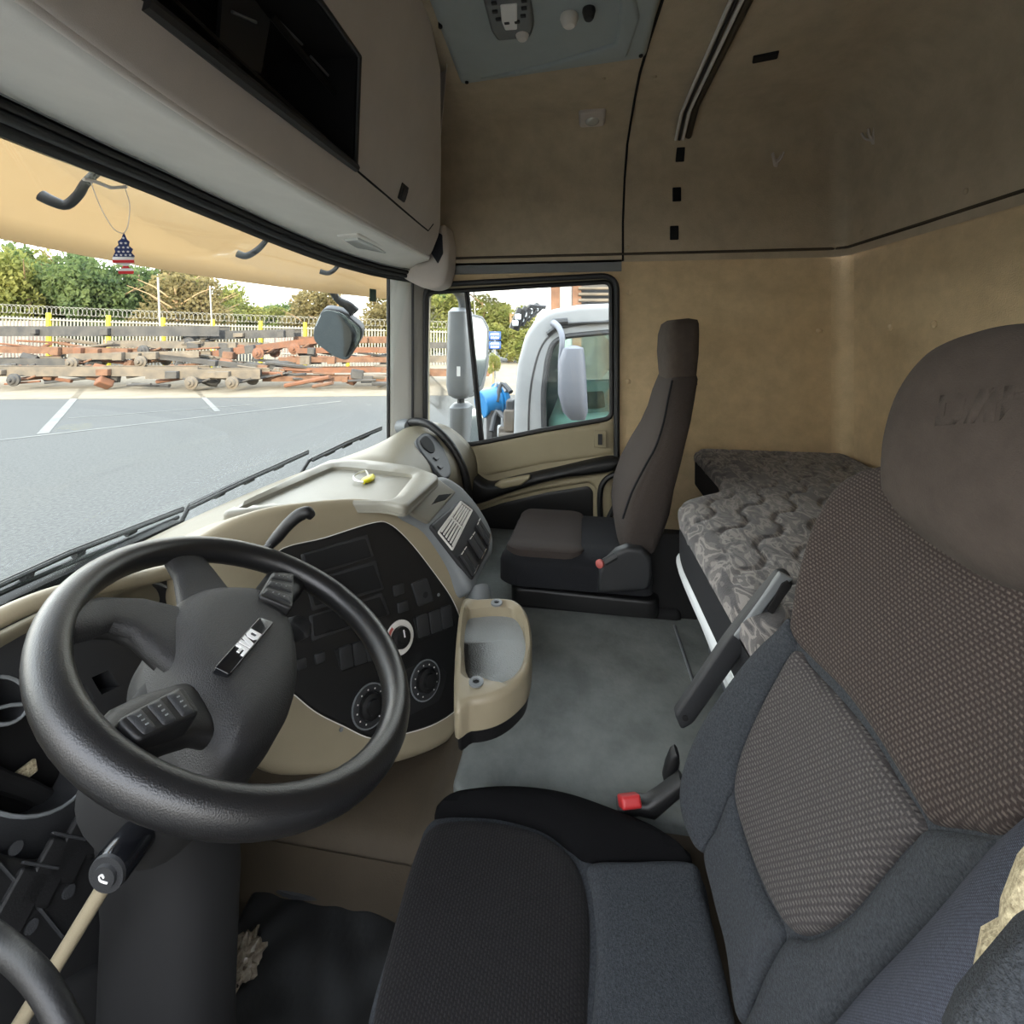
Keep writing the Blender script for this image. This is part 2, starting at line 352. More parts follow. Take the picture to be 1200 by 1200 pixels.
# yard edge: dirt strip beyond the asphalt
dirt = mat('sandy dirt', (112, 102, 86), .95, c2=(94, 85, 70), vscale=1.2, bump=.5, bscale=6)
dz = mk('verge', [onZ(-200, 470, -2.49), onZ(620, 462, -2.49), onZ(620, 425, -2.49), onZ(-200, 425, -2.49)], [(0, 1, 2, 3)], dirt, smooth=False); tag(dz, kind='structure')
s_ = dz.modifiers.new('s', 'SOLIDIFY'); s_.thickness = .02
# ---- cab shell
XW, YR = 2.05, -1.03
ceil_out = rnd([(-.03, YR+.015), (2.035, YR+.015)], .0, 1)[:0]+[(-.03, YR+.015)]+[(2.035-.06+.06*math.sin(a), YR+.075-.06*math.cos(a)) for a in np.linspace(0, math.pi/2, 8)]+[(x, 1.05-.2*(x-1.05)**2-.118) for x in np.linspace(2.035, -.03, 16)]
ceiling = pillow('ceiling', Frame((0, 0, .65), (1, 0, 0), (0, 1, 0)), ceil_out,   .2, .2, .35, ceilm, None, cap=False, step=.04, ang=50); tag(ceiling, kind='structure')
def shell_hit(px, py):
    r = ray(px, py); d = .4
    while d < 3.2:
        p = r*d; e = min(2.035-p.x, p.y-YR-.015)
        if e <= 0: break
        if p.z > .65+.2*math.sqrt(max(0, 1-(1-min(e, .2)/.2)**2)): break
        d += .0015
    def f(q):
        e1, e2 = 2.035-q.x, q.y-YR-.015; e = min(e1, e2)
        if q.z < .65: return Vector((-1, 0, 0)) if e1 < e2 else Vector((0, 1, 0))
        k = max(0, 1-min(e, .2)/.2); hv = Vector((-1, 0, 0)) if e1 < e2 else Vector((0, 1, 0)); return (hv*k+Vector((0, 0, -1))*math.sqrt(max(0, 1-k*k))).normalized()
    return p, f(p)
wr_out = [(-.86, -1.35), (1.03, -1.35), (1.03, .37), (-.86, .37)]
door_hole = rnd([(-.715, -1.15), (.135, -1.15), (.135, .245), (-.715, .215)], .07)
wall_right = pillow('wall_right', FX(XW), wr_out, 0, .01, .05, lining, None, holes=[door_hole], step=.05); tag(wall_right, kind='structure')
wall_rear = pillow('wall_rear', Frame((0, YR, 0), (-1, 0, 0), (0, 0, 1)), rect(-2.1, -1.35, .06, .37), 0, .01, .05, lining, step=.06); tag(wall_rear, kind='structure')
V = []
sheet('trim_1', [[(XW-.055+.055*math.sin(a), YR+.055-.055*math.cos(a), z) for a in np.linspace(0, math.pi/2, 8)] for z in (-.5, .36)], lining); tag(bpy.data.objects['trim_1'], kind='structure')
# left side of the cab (behind and below the viewpoint): door with its window down
wl = pillow('wall_left', Frame((-.02, 0, 0), (0, 1, 0), (0, 0, 1)), rect(-1.05, -1.35, 1.0, .36), 0, .01, .05, lgrey, None, holes=[rnd([(-.3, -.62), (.84, -.62), (.84, .32), (-.3, .32)], .06)], step=.06); tag(wl, kind='structure')
# floors
fl = pillow('floor', FZ(-.87), rnd([(.862, -.9), (2.04, -.9), (2.04, .75), (1.2, .75), (1.2, .25), (.862, .25)], .02), .01, .02, .33, floorm, step=.05); tag(fl, kind='structure')
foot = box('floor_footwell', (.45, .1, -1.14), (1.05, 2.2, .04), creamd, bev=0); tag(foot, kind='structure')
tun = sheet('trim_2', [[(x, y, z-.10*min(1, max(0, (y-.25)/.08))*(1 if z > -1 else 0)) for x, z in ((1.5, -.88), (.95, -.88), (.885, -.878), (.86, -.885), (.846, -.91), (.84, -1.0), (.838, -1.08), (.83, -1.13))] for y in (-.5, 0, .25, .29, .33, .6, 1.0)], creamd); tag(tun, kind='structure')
fw = box('wall_front', (.5, 1.08, -.9), (1.2, .04, .8), deep, bev=0); tag(fw, kind='structure')
sl = [onZ(790, 733, -.858), onZ(813, 802, -.858)]; tag(tube('trim_3', sl, .0035, grey, n=6), kind='structure')
# seams of the lining
def seam(name, P, r=.004, m=deep, par=None): return tube(name, P, r, m, par, n=6)
seam('seam', [shell_hit(x, y)[0] for x, y in [(730, 306), (730, 260), (732, 210), (735, 170), (738, 150), (744, 115), (750, 85), (760, 50), (768, 25), (778, -6)]], .005, par=ceiling)
seam('seam', [(2.035, y, .333) for y in (.68, .2, -.2, -.6, -.98)]+[(2.0, -1.01, .333), (1.5, -1.017, .333), (.9, -1.017, .333), (.2, -1.017, .333)], .006, creamd, ceiling)
for x, y in [(707, 92), (767, 90), (1040, 55), (735, 290), (1132, 224), (1010, 272)]:
    p, n = shell_hit(x, y); lathe('stud', [(.009, 0), (.009, .002), (.005, .005), (.0005, .006)], frame_n(p, n, (0, 1, .1)), ceilm, ceiling, 12)
for x, y in [(736, 447), (738, 344), (960, 388)]:
    lathe('stud', [(.012, 0), (.012, .003), (.007, .007), (.0005, .008)], frame_n(onX(x, y, XW), (-1, 0, 0)), lining, wall_right, 14)
for x, y in [(1095, 380), (1043, 384), (992, 492)]:
    lathe('stud', [(.012, 0), (.012, .003), (.007, .007), (.0005, .008)], frame_n(onY(x, y, YR), (0, 1, 0)), lining, wall_rear, 14)
for x, y in [(797, 181), (793, 228), (790, 273)]:
    p, n = shell_hit(x, y); F = frame_n(p, n, (0, 1, 0)); F = Frame(p, (0, -1, 0), Vector((0, -1, 0)).cross(-n) if n.x else (0, 0, 1))
    fbox('slot', F, 0, 0, .001, .034, .058, .012, deep, ceiling, .003)
p, n = shell_hit(897, 66); F = Frame(p, (-.25, -1, 0), (1, -.25, 0)); fbox('slot', F, 0, 0, 0, .07, .04, .014, deep, ceiling, .004)
# curtain rail in the headlining
rail = thing('curtain_rail', 'pale metal twin track curtain rail running across the headlining', 'rail', shell_hit(800, 158)[0])
q0 = shell_hit(796, 160)[0]; yr_ = q0.y
for dy in (-.014, 0, .014):
    P = [(x, yr_+dy, .65+.2*math.sqrt(max(0, 1-(1-min(2.035-x, .2)/.2)**2))-.012) for x in np.linspace(q0.x, .5, 14)]
    tube('track', P, .0055, lgrey if dy else char, rail, n=8)
tube('backing_strip', [(x, yr_-.035, .65+.2*math.sqrt(max(0, 1-(1-min(2.035-x, .2)/.2)**2))-.002) for x in np.linspace(q0.x, .5, 12)], .012, creamd, rail, n=8)
# hooks
for i, (x, y) in enumerate([(908, 187), (1022, 160)]):
    p, n = shell_hit(x, y); t = thing('coat_hook', ['small beige V shaped coat hook on the side lining', 'small beige coat hook beside the cab corner on the rear lining'][i], 'hook', p)
    u = Vector((0, 0, 1)).cross(n).normalized(); up = n.cross(u)
    F = Frame(p, u, up); pillow('base_plate', F, rnd([(-.02, .03), (-.006, -.03), (.012, -.034), (.024, .03), (.006, .0)], .006), .006, .006, .002, shelfm, t, step=.008)
    for s in (-1, 1): tube('prong', [F.at(.004, -.015, .004), F.at(.004+s*.012, .0, .018), F.at(.004+s*.02, .025, .02)], .004, shelfm, t, 8, smoothp=4)
# side lamp
p, n = shell_hit(694, 136); u = Vector((0, 1, 0)); F = Frame(p, -u, n.cross(-u) if False else Vector((0, 0, 1)))
F = Frame(p, (0, -1, 0), (-n).cross(Vector((0, -1, 0)))*-1)
if F.n.dot(n) < 0: F = Frame(p, (0, -1, 0), -F.v)
if F.n.dot(n) < 0: F = Frame(p, (0, 1, 0), F.v)
lamp = thing('side_lamp', 'small square reading lamp on the beige lining above the side window', 'lamp', p)
pillow('housing', F, rect(-.052, -.055, .052, .055, .018), .018, .012, .004, shelfm, lamp, step=.012)
pillow('lens', F, circ(0, -.008, .028, 20), .012, .02, .004, lensm, lamp, off=.016, step=.01)
# roof hatch panel
Zc = .845; FC = Frame((0, 0, Zc), (0, -1, 0), (1, 0, 0))  # faces down
if FC.n.z > 0: FC = Frame((0, 0, Zc), (0, 1, 0), (1, 0, 0))
hatch = thing('roof_control_panel', 'blue grey ceiling panel with screwed corners, knobs and a small keypad', 'control panel', onZ(640, 60, Zc))
hp = lambda x, y: FC.uv(x, y, .0)
pillow('panel', FC, rnd(FC.pts([(540, 94), (757, 62), (782, -40), (478, -70)]), .02), .022, .02, .004, hatchm, hatch, step=.03)
pillow('raised_rim', FC, rnd(FC.pts([(560, 84), (735, 56), (750, 10), (744, -20), (728, -20), (722, 40), (640, 66)]), .012), .012, .01, .004, hatchm, hatch, off=.02, step=.02)
kp = thing_kp = pillow('keypad', FC, rnd(FC.pts([(575, 22), (583, 34), (622, 30), (626, 16), (622, -14), (566, -14)]), .012), .016, .01, .004, grey, hatch, off=.022, step=.015)
pillow('display', FC, rnd(FC.pts([(588, 8), (592, 18), (606, 17), (606, -14), (586, -12)]), .004), .003, .003, .002, flagw, kp, off=.0385, step=.02)
for x, y in [(580, 12), (584, 21), (613, 17), (614, 8), (579, 2), (614, -1), (594, 25), (606, 24)]:
    u, v = hp(x, y); fbox('button', FC, u*.957, v*.957, .04, .014, .01, .006, char, kp, .002)
for x, y, s in [(612, 36, 1), (667, 20, 1.15), (690, 12, .8)]:
    u, v = hp(x, y); lathe('knob', [(.02*s, .02), (.021*s, .03), (.016*s, .045), (.012*s, .05), (.001, .051)], Frame(FC.at(u*.97, v*.97, 0), FC.u, FC.v), lgrey if s != .8 else char, hatch, 18)
for x, y in [(547, 88), (751, 56), (516, 21)]:
    u, v = hp(x, y); lathe('screw', [(.006, .0), (.006, .026), (.004, .028), (.0005, .028)], Frame(FC.at(u, v, 0), FC.u, FC.v), deep, hatch, 10)
# ================================================================== FRONT: windshield, header, pillars, shelf
def yb(X): return 1.05-.2*(X-1.05)**2
def yw(X, z): return yb(X)-.12*(z+.5)/.75
def hitW(px, py, off=0):
    r = ray(px, py); d = .3
    while d < 4:
        p = r*d
        if p.y > yw(p.x, p.z)+off: return p
        d += .001
    return p
xs = np.linspace(.04, 1.985, 26)
ztop = lambda X: float(np.interp(X, (0, .61, .85, 1.1, 1.3, 1.5, 1.75, 2.0), (.30, .30, .297, .28, .26, .24, .224, .22)))
w1 = sheet('window_1', [[(x, yw(x, z_), z_) for x in xs] for z_ in (-.52, -.3, -.1, .1, .32)], wind, th=.005); tag(w1, kind='structure')
hd = thing('trim_6', 'dark header channel with roller blind along the windshield top', 'trim', (1.0, .9, .3)); hd['kind'] = 'structure'; del hd['category']
def hrow(dy, dz, x0=.04, x1=1.985): return [(x, yw(x, .28)+dy, ztop(x)+dz) for x in np.linspace(x0, x1, 24)]
sheet('band', [hrow(-.004, 0), hrow(-.012, .012), hrow(-.012, .07), hrow(-.03, .085)], blk, hd, th=.004)
tube('blind_roller', hrow(-.026, .022), .010, char, hd, n=10); tube('blind_roller', hrow(-.036, .036), .008, blk, hd, n=10); tube('trim_strip', hrow(-.046, .046), .004, grey, hd, n=8)
# overhead shelf (fixed storage unit)
sh = thing('overhead_shelf', 'grey overhead storage shelf spanning the cab above the windshield', 'shelf', (1.0, .6, .3))
def crease(x): return Vector((x, .612-.23*math.exp(-x/.5)+.2*(max(0, x-1.78)/.19)**2, .298))
Xe = lambda z: 1.79-.36*(z-.30)/.55
def face_pt(x, z): f = (z-.30)/.55; return Vector((x, crease(x).y-.17*f, z))
sheet('underside', [[(x, yw(x, .28)-.042, ztop(x)+.047) if t_ == 0 else tuple(Vector((x, yw(x, .28)-.042, ztop(x)+.047)).lerp(crease(x), t_)) for x in np.linspace(.03, 1.97, 32)] for t_ in (0, .3, .6, .85, 1)], lgrey, sh, th=.004)
tube('front_edge', [crease(x)+Vector((0, .002, .004)) for x in np.linspace(.03, 1.78, 24)], .0075, shelfm, sh, n=10)
# rear face with the open compartment, in the frame of the leaning face
Ff = Frame((0, .60, .30), (1, 0, 0), (0, -.17, .55))
fb = lambda u, v: .60-(.612-.23*np.exp(-u/.5))
face_px = Ff.pts([(515, 270), (516, 180), (515, 80), (500, 5), (492, -40)], 0, fb)
hole_px = Ff.pts([(415, 196), (419, 66), (372, 0), (300, -100)], 0, fb)+Ff.pts([(60, -60), (163, 0)], 0, fb)
fo = [(x, .31*(.6-(.612-.23*math.exp(-x/.5)))) for x in np.linspace(.03, 1.78, 16)]+face_px+[(1.1, .60), (.03, .60)]
body_face = pillow('shelf_face', Ff, fo, .006, .01, .004, shelfm, sh, base=fb, step=.03, holes=[rnd(hole_px, .012)])
P0 = [Ff.at(u, v, float(fb(np.array([u]), np.array([v]))[0])+.004) for u, v in hole_px]
tube('opening_rim', [P0[i] for i in (5, 0)], .011, char, sh, n=8); tube('opening_rim', [P0[0], P0[1]], .006, blk, sh, n=8); tube('opening_rim', [P0[1], P0[2], P0[3]], .006, blk, sh, n=8)
bk = Vector((0, .22, 0)); cav = [[p for p in P0]+[P0[0]], [p+bk for p in P0]+[P0[0]+bk]]
sheet('compartment_lining', cav, deep, sh); mk('compartment_back', [p+bk for p in P0], [(0, 1, 2, 3, 4, 5)], deep, sh, smooth=False)
br = [Ff.at(*Ff.uv(x, y, -.05), -.05) for x, y in [(256, 62), (306, 86), (317, 24), (290, -12), (262, -16)]]
mk('bracket', br+[p+Vector((0, .008, 0)) for p in br], [(0, 1, 2, 3, 4), (9, 8, 7, 6, 5), (0, 1, 6, 5), (1, 2, 7, 6), (2, 3, 8, 7), (3, 4, 9, 8), (4, 0, 5, 9)], char, sh, smooth=False)
for a, b in [((272, 14), (300, 26)), ((326, 24), (354, 52)), ((364, 66), (388, 92))]:
    tube('slot_strip', [Ff.at(*Ff.uv(*a, -.044), -.044), Ff.at(*Ff.uv(*b, -.044), -.044)], .003, grey, sh, n=6)
tube('divider', [Ff.at(*Ff.uv(318, 18, -.03), -.03), Ff.at(*Ff.uv(392, 110, -.03), -.03)], .007, blk, sh, n=6); tube('divider', [Ff.at(*Ff.uv(198, -4, -.02), -.02), Ff.at(*Ff.uv(400, 180, -.02), -.02)], .005, blk, sh, n=6)
sm = [Ff.at(*Ff.uv(x, y, .008, fb), float(fb(np.array([Ff.uv(x, y, 0, fb)[0]]), 0)[0])+.004) for x, y in [(412, 196), (450, 228), (490, 262), (500, 270), (506, 262)]]
tube('flap_seam', sm, .004, deep, sh, n=6)
uq = Ff.uv(470, 225, 0, fb); kq = float(fb(np.array([uq[0]]), 0)[0]); fbox('latch', Ff, *uq, kq+.002, .055, .05, .016, blk, sh, .004); fbox('latch', Ff, uq[0]+.004, uq[1]-.003, kq+.009, .034, .03, .008, char, sh, .002)
# rounded right end of the shelf
er = []
for t_ in np.linspace(0, 1, 9):
    z_ = .298+.555*t_; r_ = []
    e = Xe(z_)
    for a in np.linspace(0, math.pi/2, 8):
        p = face_pt(e, z_); r_.append((p.x+.05*math.sin(a)*(.6+.4*t_), p.y+.05-.05*math.cos(a), z_))
    r_.append((r_[-1][0]+.02, r_[-1][1]+.26, z_)); er.append(r_)
sheet('shelf_end', er, shelfm, sh)
FK = FX(1.92); pillow('corner_cover', FK, rnd(FK.pts([(448, 309), (498, 305), (507, 298), (512, 268), (522, 262), (527, 285), (526, 315), (521, 334), (510, 339), (497, 338), (480, 330)]), .02), .02, .03, .10, shelfm, sh, step=.015)
plate('side_recess', FK, rnd(FK.pts([(506, 296), (511, 272), (520, 276), (521, 298), (515, 310)]), .006), .004, mat('recess blue black', (30, 34, 44), .6), sh, off=.0215)
# reading lamp in the underside
us = Frame((1.3, .73, .2995), (1, 0, 0), (0, -1, -.03))
if us.n.z > 0: us = Frame(us.o, (1, 0, 0), (0, 1, .03))
t = thing('shelf_lamp', 'trapezoid clear reading lamp set in the shelf underside', 'lamp', us.at(*us.uv(430, 288)))
pillow('bezel', us, rnd(us.pts([(394, 275), (420, 273), (464, 294), (436, 304)]), .012), .006, .006, .012, lgrey, t, off=.000, step=.015)
pillow('lens', us, rnd(us.pts([(402, 278), (420, 276), (455, 293), (436, 299)]), .01), .008, .01, .004, lensm, t, off=.004, step=.012)
lathe('switch', [(.012, .0), (.012, .018), (.006, .022), (.0005, .022)], Frame(us.at(*us.uv(436, 298)), us.u, us.v), grey, t, 14)
# pillars and door frame
ap = thing('trim_4', None, None, (2.0, .78, -.5), kind='structure')
def prism(name, poly, z0, z1, m, par=None, bev=0):
    n = len(poly); V = [(x, y, z0) for x, y in poly]+[(x, y, z1) for x, y in poly]
    return mk(name, V, [tuple(range(n))[::-1], tuple(range(n, 2*n))]+[(i, (i+1) % n, n+(i+1) % n, n+i) for i in range(n)], m, par)
prism('pillar_cover', rnd([(1.95, .845), (1.975, .755), (2.06, .70), (2.12, .74), (2.1, .88), (1.99, .88)], .02), -.56, .34, mat('pillar grey', (150, 148, 142), .5, bump=.1, bscale=500), ap)
tube('pillar_seal', [(1.955, .852, -.5), (1.955, .852, .24)], .008, char, ap, n=8)
tube('pillar_seal', [(1.985, .752, -.5), (1.985, .752, .27)], .007, char, ap, n=8)
sealP = [FX(XW-.006).at(u, v, .004) for u, v in rnd([(-.715, -1.15), (.135, -1.15), (.135, .245), (-.715, .215)], .07, 8)]
tube('door_seal', sealP, .013, char, wall_right, n=8, closed=True)
hdr = prism('trim_5', [(2.035, .86), (2.035, -.155), (2.06, -.155), (2.06, .86)], .262, .31, grey); tag(hdr, kind='structure')
# ================================================================== PASSENGER DOOR
XD = XW+.0; FD = FX(XD)
door = thing('door_1', None, None, (XD, .3, -1.1), kind='structure')
dp = lambda L, k=0: FD.pts(L, k)
win = rnd(dp([(501, 343), (716, 330), (717, 490), (640, 503), (556, 520), (497, 524)]), .035, 6)
plate('door_shell', FD, rnd([(-.712, -1.145), (.132, -1.145), (.132, .242), (-.712, .212)], .07, 6), .05, doorc, door, holes=[win], step=.04, bev=.004)
tube('window_seal', [FD.at(u, v, .004) for u, v in win], .011, blk, door, n=8, closed=True)
pane = pillow('window_2', FX(XD+.02), win, 0, .01, .005, sideg, None, step=.05); tag(pane, kind='structure')
tube('window_divider', [FD.at(*FD.uv(546, 338), -.01), FD.at(*FD.uv(564, 520), -.01)], .013, blk, door, n=8)
pillow('upper_panel', FD, rnd(dp([(530, 536), (560, 521), (640, 505), (703, 497), (705, 490), (719, 490), (720, 532), (640, 543), (590, 553), (570, 558), (548, 548)]), .02), .010, .02, .01, doorc, door, off=.0, step=.02)
pillow('armrest_band', FD, dp([(536, 546), (556, 552), (575, 563), (600, 558), (650, 547), (719, 533), (719, 549), (660, 558), (620, 568), (590, 578), (565, 587), (540, 590), (528, 570)]), .045, .022, .03, blk, door, curve=True, step=.014, off=.015)
pillow('lower_panel', FD, rnd(dp([(540, 592), (600, 574), (660, 560), (719, 551), (719, 660), (697, 660), (697, 570), (690, 565), (640, 573), (590, 585), (552, 600)]), .012), .022, .02, .01, doorc, door, step=.02)
pillow('pocket', FD, rnd(dp([(548, 602), (590, 588), (640, 576), (690, 568), (696, 575), (696, 720), (548, 720)]), .015), .008, .02, .01, blk, door, step=.03)
pillow('handle', FD, rnd(dp([(580, 566), (588, 560), (600, 558), (622, 554), (623, 558), (612, 566), (590, 570)], .03), .01), .022, .01, .004, doorc, door, off=.055, step=.01)
fbox('lock_button', FD, *FD.uv(703, 513), .022, .05, .07, .012, doorc, door); fbox('lock_button', FD, *FD.uv(703, 513), .03, .018, .045, .01, char, door)
tube('belt_guide', [FD.at(*FD.uv(x, y), .03) for x, y in [(722, 552), (709, 560), (703, 575), (704, 610), (712, 640)]], .012, blk, wall_right, n=8, smoothp=5)
gh = tube('grab_handle', [onX(477, 497, 1.96), onX(487, 494, 1.93), onX(505, 499, 1.90), onX(527, 520, 1.88), onX(543, 550, 1.87), onX(549, 580, 1.88), onX(548, 610, 1.93)], .017, blk, None, n=12, smoothp=6); tag(gh, 'black curved grab handle rising from the dash end to the pillar', 'handle')
hb = lathe('handle_mount', [(.001, -.03), (.03, -.03), (.034, 0), (.03, .03), (.015, .035)], frame_n(onX(474, 500, 1.955), (-.4, -.9, .1)), grey, gh, 16)
# ================================================================== DASHBOARD
dash = thing('dashboard', 'cream and grey moulded dashboard wrapping round the driver position', 'dashboard', (1.0, .7, -1.0))
prof = {.03: [(0, -.49), (-.04, -.455), (-.07, -.42), (-.08, -.43), (-.06, -.5), (0, -.8), (.02, -1.05)],
 .60: [(0, -.49), (-.08, -.455), (-.15, -.43), (-.155, -.445), (-.10, -.52), (-.02, -.8), (0, -1.05)],
 .86: [(0, -.49), (-.12, -.475), (-.20, -.455), (-.22, -.47), (-.18, -.52), (-.12, -.8), (-.1, -.98)],
 1.10: [(0, -.49), (-.15, -.485), (-.32, -.485), (-.36, -.49), (-.36, -.54), (-.44, -.8), (-.46, -.96)],
 1.40: [(0, -.49), (-.15, -.48), (-.35, -.48), (-.44, -.485), (-.46, -.54), (-.52, -.75), (-.52, -.96)],
 1.52: [(0, -.49), (-.12, -.455), (-.25, -.43), (-.36, -.45), (-.43, -.54), (-.44, -.75), (-.35, -1.0)],
 1.75: [(0, -.49), (-.10, -.45), (-.19, -.415), (-.30, -.44), (-.40, -.55), (-.40, -.75), (-.33, -1.0)],
 2.03: [(0, -.49), (-.04, -.44), (-.10, -.40), (-.24, -.43), (-.35, -.55), (-.34, -.75), (-.28, -1.0)]}
ks = sorted(prof); rows = []
for x in np.linspace(.03, 2.03, 60):
    r_ = [(float(np.interp(x, ks, [prof[k][i][0] for k in ks])), float(np.interp(x, ks, [prof[k][i][1] for k in ks]))) for i in range(7)]
    r_ = catmull(r_, 5, False); rows.append([(x, yb(x)-.03+a, b) for a, b in r_])
DR = rows; sheet('dash_body', rows, mat('dash moulding', (122, 115, 97), .5, bump=.15, bscale=800, var=.05), dash, th=.006, ang=70)
# driver hood rim and the instrument bezel with its empty openings
Fi = Frame((.6, .80, -.60), (1, 0, 0), (0, .22, 1))
def ipts(L, k=0): return Fi.pts(L, k)
bez = rnd(ipts([(-60, 790), (-40, 740), (50, 700), (120, 684), (200, 672), (330, 642), (335, 740), (290, 860), (190, 950), (140, 985), (60, 1010), (-60, 1010)]), .02)
g1 = ipts([(20+80*math.cos(a), 892+66*math.sin(a)) for a in np.linspace(0, 2*math.pi, 33)[:-1]])
g2 = ipts([(-6+32*math.cos(a), 822+28*math.sin(a)) for a in np.linspace(0, 2*math.pi, 25)[:-1]])
g3 = ipts([(160+42*math.cos(a), 706+24*math.sin(a)) for a in np.linspace(0, 2*math.pi, 25)[:-1]])
g4 = ipts([(262+36*math.cos(a), 676+20*math.sin(a)) for a in np.linspace(0, 2*math.pi, 25)[:-1]])
r1 = ipts([(100, 795), (120, 786), (134, 805), (112, 815)]); r2 = ipts([(72, 812), (92, 802), (104, 822), (84, 834)])
pillow('instrument_bezel', Fi, bez, .012, .012, .06, char, dash, holes=[g1, g2, g3, g4, r1, r2], step=.02)
pillow('bezel_back', Fi, bez, .004, .01, .004, deep, dash, off=-.09, step=.05)
for gg in (g1, g2, g3, g4): tube('gauge_rim', [Fi.at(u, v, .012) for u, v in gg], .0025, grey, dash, n=6, closed=True)
pillow('gauge_face', Fi, [(u, v) for u, v in g3], .003, .01, .002, blkg, dash, off=-.04, step=.03); pillow('gauge_face', Fi, g4, .003, .01, .002, blkg, dash, off=-.04, step=.03)
fbox('wire_tag', Fi, *Fi.uv(26, 908, -.06), -.06, .035, .02, .008, speck, dash); 
tube('wiring', [Fi.at(*Fi.uv(x, y, -.05), -.05) for x, y in [(-30, 900), (0, 915), (30, 925), (60, 935), (85, 900)]], .012, deep, dash, n=8, smoothp=5)
tube('hood_rim', [onY(x, y, Y_) for x, y, Y_ in [(-80, 800, .80), (-30, 742, .79), (50, 703, .785), (120, 686, .785), (200, 670, .78), (320, 640, .72)]], .014, cream, dash, n=10, smoothp=5)
# lower left switch panel
Fl = Frame((.6, .66, -.85), (1, -.1, 0), (0, .45, 1))
lp = lambda L, k=0: Fl.pts(L, k)
lsp = pillow('lower_panel', Fl, rnd(lp([(-60, 985), (40, 1010), (130, 978), (165, 950), (220, 1000), (150, 1130), (90, 1200), (-80, 1260)]), .02), .012, .015, .12, blk, dash, step=.03)
for a, b in [((58, 1022), (.05)), ((88, 995), .05), ((22, 1060), .05), ((112, 968), .04)]:
    u, v = Fl.uv(*a, .014); Fr = Frame(Fl.at(u, v, .012), Fl.u*.8+Fl.v*.6, Fl.v*.8-Fl.u*.6)
    sw = fbox('switch', Fr, 0, 0, 0,   .062, .044, .010, blk, dash, .005); fbox('switch_line', Fr, .033, 0, .004, .003, .05, .006, char, dash, .001)
for L_ in ([(-10, 1000), (40, 1055), (75, 1098)], [(-20, 1045), (8, 1068), (24, 1098)], [(0, 1065), (20, 1080)]):
    tube('panel_edge', [Fl.at(*Fl.uv(x, y, .016), .014) for x, y in L_], .0018, char, dash, n=6)
for x, y in ((18, 994), (36, 1086), (80, 1045)): u, v = Fl.uv(x, y, .013); lathe('screw', [(.007, 0), (.007, .004), (.0005, .004)], Frame(Fl.at(u, v, .012), Fl.u, Fl.v), char, dash, 12)
# centre stack
Fs = Frame(onX(545, 740, 1.2), (.817, -.577, 0), (0, 0, 1)); Fs = Frame(Fs.o, (.8167, -.5770, 0), Vector((-.542, -.768, .342)).cross(Vector((.8167, -.577, 0))))
sp = lambda L, k=0: Fs.pts(L, k)
stack = thing('centre_console', 'cream framed black centre console angled towards the driver', 'console', Fs.at(-.15, -.25, 0))
pillow('console_frame', Fs, sp([(205, 690), (212, 648), (250, 618), (300, 598), (350, 589), (420, 584), (462, 592), (492, 612), (520, 650), (545, 695), (555, 740), (558, 800), (548, 846), (515, 876), (455, 897), (380, 908), (310, 905), (270, 860), (225, 760)]), .016, .02, .22, cream, stack, off=-.010, curve=True, step=.02)
inset = sp([(322, 648), (380, 630), (435, 613), (455, 614), (478, 634), (505, 668), (530, 705), (543, 745), (546, 790), (538, 825), (510, 847), (470, 860), (435, 865), (400, 850), (370, 835), (345, 815), (318, 790), (312, 700)])
pillow('console_face', Fs, inset, .008, .008, .03, blk, stack, off=.002, curve=True, step=.02)
k_ = .011
tube('face_edge', [Fs.at(u, v, .004) for u, v in catmull(inset, 5)], .0025, lgrey, stack, n=6, closed=True)
def quad(L): return rnd(sp(L, k_), .003, 2)
for i, (a, b, c, d) in enumerate([((352, 650), (430, 626), (438, 652), (360, 678)), ((358, 682), (440, 656), (450, 690), (366, 716)), ((362, 722), (448, 694), (457, 720), (365, 752))]):
    plate('storage_slot_frame', Fs, quad([a, b, c, d]), .004, char, stack, off=k_)
    cx = sum(p[0] for p in (a, b, c, d))/4; cy = sum(p[1] for p in (a, b, c, d))/4
    plate('storage_slot', Fs, quad([(cx+(p[0]-cx)*.93, cy+(p[1]-cy)*.80) for p in (a, b, c, d)]), .004, deep, stack, off=k_+.0015)
def sq(cx, cy, w, h, m=char, nm='button', th=.005, off=0, mark=None):
    sl = -.36; L = [(cx-w/2, cy-h/2-sl*w/2*-1*1), (cx+w/2, cy-h/2+sl*w/2), (cx+w/2+h*.12, cy+h/2+sl*w/2), (cx-w/2+h*.12, cy+h/2-sl*w/2)]
    L[0] = (cx-w/2, cy-h/2-sl*w/2)
    o = plate(nm, Fs, rnd(sp(L, k_), .003, 2), th, m, stack, off=k_+th*.6+off, bev=.0015)
    if mark: plate(nm+'_symbol', Fs, [(p[0], p[1]) for p in sp([(cx-2, cy-h*.28), (cx+2.5, cy-h*.28-1), (cx+3, cy-h*.28+2), (cx-1.6, cy-h*.28+3)], k_)], .001, lgrey, stack, off=k_+th*.6+.001, bev=.0002)
for c in [(466, 691), (471, 711), (374, 771), (352, 778)]: sq(*c, 12, 12)
plate('blank_cover', Fs, rnd(sp([(481, 684), (500, 677), (508, 704), (490, 711)], k_), .006), .006, char, stack, off=k_+.003)
lathe('socket', [(.007, 0), (.007, .003), (.0005, .0035)], Frame(Fs.at(*Fs.uv(497, 697, k_), k_+.004), Fs.u, Fs.v), deep, stack, 14)
for c, wd in (((493, 733), 13), ((508, 728), 13), ((521, 723), 12)): sq(*c, wd, 25, char, 'rocker_switch', .008, mark=c[0] == 508)
